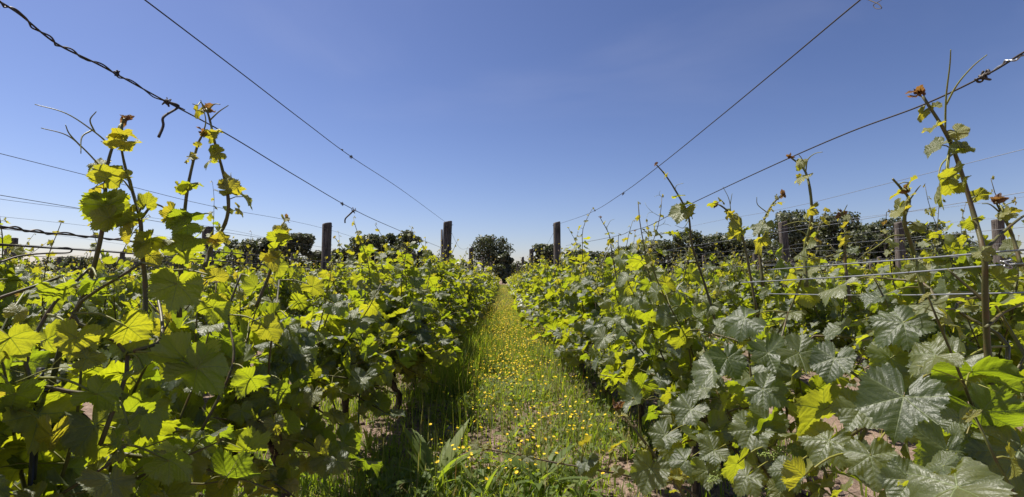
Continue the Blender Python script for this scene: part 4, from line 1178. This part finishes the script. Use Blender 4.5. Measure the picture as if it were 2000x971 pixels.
PROTO = []
for k in range(6):
    rg = np.random.default_rng(60 + k); h = .10 + .03 * k
    st = MB(); st.tube(smooth([(0, 0, -.01), (.008 * (k - 2), .01, h * .6), (.012 * (k - 2), .012, h)], 3), .0012, 4, col=(.5, .9, .3))
    bm_ = MB(); v, f, sz = blossom_arrays(rg, .0095); bm_.add(v, f, sz)
    PROTO.append((st.mesh("stem", [SHOOT]), bm_.mesh("blossom", [PETAL]), Vector((.012 * (k - 2), .012, h))))
fr_ = random.Random(3)
spots = []
X, Y = scatter(19000, 2.25, 40.0, .30, .06, -.05)
den = np.interp(Y, [2, 4.2, 5.5, 13, 20], [.12, .28, .9, .9, .35])
keep = NR.random(len(X)) < den
X, Y = X[keep], Y[keep]
order = np.argsort(Y); X, Y = X[order], Y[order]
n_ind = 290
for k in range(n_ind):
    stm, blm, tip = PROTO[k % 6]
    o = link("yellow_flower", stm); o.location = (X[k], Y[k], float(ground_z(X[k], Y[k])))
    o.rotation_euler.z = fr_.uniform(0, 6.28); s_ = fr_.uniform(.6, 1.0); o.scale = (s_, s_, s_)
    tag(o, "small yellow daisy like flower on a thin stem in the path's nearer grass", "flower", "yellow flowers in the nearer grass")
    c = link("blossom", blm, o); c.location = tip; c.rotation_euler = (fr_.uniform(-.5, .5), fr_.uniform(-.5, .5), 0)
fl = MB()
n = len(X) - n_ind
bv, bf, bs = blossom_arrays(np.random.default_rng(2), 1.0, 6)
bf, bs = np.array(bf), np.array(bs)
for k in range(n_ind, len(X)):
    hz = NR.uniform(.10, .30) * min(1.25, .7 + Y[k] * .05); rr = NR.uniform(.0060, .0100) * (1 + max(0, Y[k] - 10) * .03)
    rot = np.array(Euler((NR.uniform(-.6, .6), NR.uniform(-.6, .6), NR.uniform(0, 6))).to_matrix())
    fl.add(bv @ rot.T * rr + (X[k], Y[k], float(ground_z(X[k], Y[k])) + hz), bf, bs)
tag(fl.obj("yellow_flower_carpet", [PETAL]), "countless yellow flowers carpeting the path further along", "flowers", kind="stuff")


def weed_tuft(px, py, label, seed, n=14, L=.2):
    """Rosette of long lance shaped leaves standing on the ground at a pixel."""
    rng = np.random.default_rng(seed); d = ray(px, py); q = np.array([0, 0, CAM_H]) + d * (CAM_H / -d[2])
    t = thing("weed_tuft", label, "weed", (q[0], q[1], float(ground_z(q[0], q[1]))), "broad bladed weeds on the path")
    for k in range(n):
        a = k * 2.4 + rng.uniform(-.4, .4); ln = L * rng.uniform(.6, 1.15); w = ln * rng.uniform(.10, .16); el = rng.uniform(.5, 1.25); droop = rng.uniform(.2, 1.0)
        h = np.array([math.cos(a), math.sin(a), 0]); sd = np.array([-math.sin(a), math.cos(a), 0]); m = MB(); rows = []; p = np.zeros(3)
        for t_, ww in zip(np.linspace(0, 1, 8), (.2, .4, .8, 1, .95, .75, .42, .03)):
            e = el - droop * t_ * 1.2
            rows += [p + sd * w * ww * .5 + UP * .12 * w * ww, p.copy(), p - sd * w * ww * .5 + UP * .12 * w * ww]
            p = p + (h * math.cos(e) + UP * math.sin(e)) * ln / 7
        F = [[3 * i + j, 3 * i + j + 1, 3 * i + j + 4, 3 * i + j + 3] for i in range(7) for j in range(2)]
        m.add(np.array(rows), np.array(F).ravel(), np.full(len(F), 4), None, (rng.random(), .08, rng.random()))
        m.obj("blade", [GRASS_M], t)
    return t


for k, (px, py, lab, n, L) in enumerate([(850, 955, "large bright tuft of lance shaped leaves at the bottom of the path", 26, .34), (1050, 965, "broad leaved tuft right of the largest one, below the dry cane", 20, .30), (940, 985, "low drooping tuft between the two largest tufts", 14, .2), (1195, 800, "leafy tuft just under the leaning shoot tip", 14, .18), (1060, 780, "upright tuft on the path above the dry cane", 12, .18),
                                         (1110, 720, "tuft beside the pale stone near the vine trunks", 10, .16), (720, 880, "tuft around the bare third trunk left of the path", 12, .15), (600, 940, "tuft on the soil below the second vine left of the path", 12, .17), (1230, 900, "tuft in the grass behind the yellow leaves of the leaning shoot", 14, .2), (960, 640, "small dark tuft halfway along the path", 9, .16), (520, 945, "drooping pale tuft low at the foot of the second vine", 12, .2), (760, 960, "short tuft left of the largest bottom tuft", 12, .17), (1000, 870, "small tuft at the tip of the dry cane", 9, .14), (1140, 975, "tuft at the bottom beneath the grey trailing leaves", 12, .2)]):
    weed_tuft(px, py, lab, 80 + k, n, L)


def stone(px, py, s_, label, seed):
    rng = np.random.default_rng(seed); d = ray(px, py); q = np.array([0, 0, CAM_H]) + d * (CAM_H / -d[2])
    th, ph = np.meshgrid(np.linspace(0, math.pi, 9), np.arange(12) * 2 * math.pi / 12, indexing='ij')
    rr = s_ * (1 + .12 * np.sin(3 * ph + seed) * np.sin(th) + .08 * rng.standard_normal(th.shape) * np.sin(th))
    v = np.stack([rr * np.sin(th) * np.cos(ph) * 1.3, rr * np.sin(th) * np.sin(ph), rr * np.cos(th) * .6], -1).reshape(-1, 3)
    F = [[i * 12 + j, (i + 1) * 12 + j, (i + 1) * 12 + (j + 1) % 12, i * 12 + (j + 1) % 12] for i in range(8) for j in range(12)]
    m = MB(); m.add(v, np.array(F).ravel(), np.full(len(F), 4)); o = m.obj("stone", [STONE]); o.location = (q[0], q[1], s_ * .25)
    tag(o, label, "stone", "pale stones on the path")


for k, (px, py, s_, lab) in enumerate([(1122, 748, .035, "largest pale stone lying near the trunks right of the path"), (1010, 792, .03, "flat whitish stone in the middle of the path"), (860, 722, .025, "small stone in the shade left of the path"), (876, 838, .022, "small stone on bare soil by the dry cane tip"), (1095, 700, .022, "small stone further up by the trunks right of the path")]):
    stone(px, py, s_, lab, 40 + k)
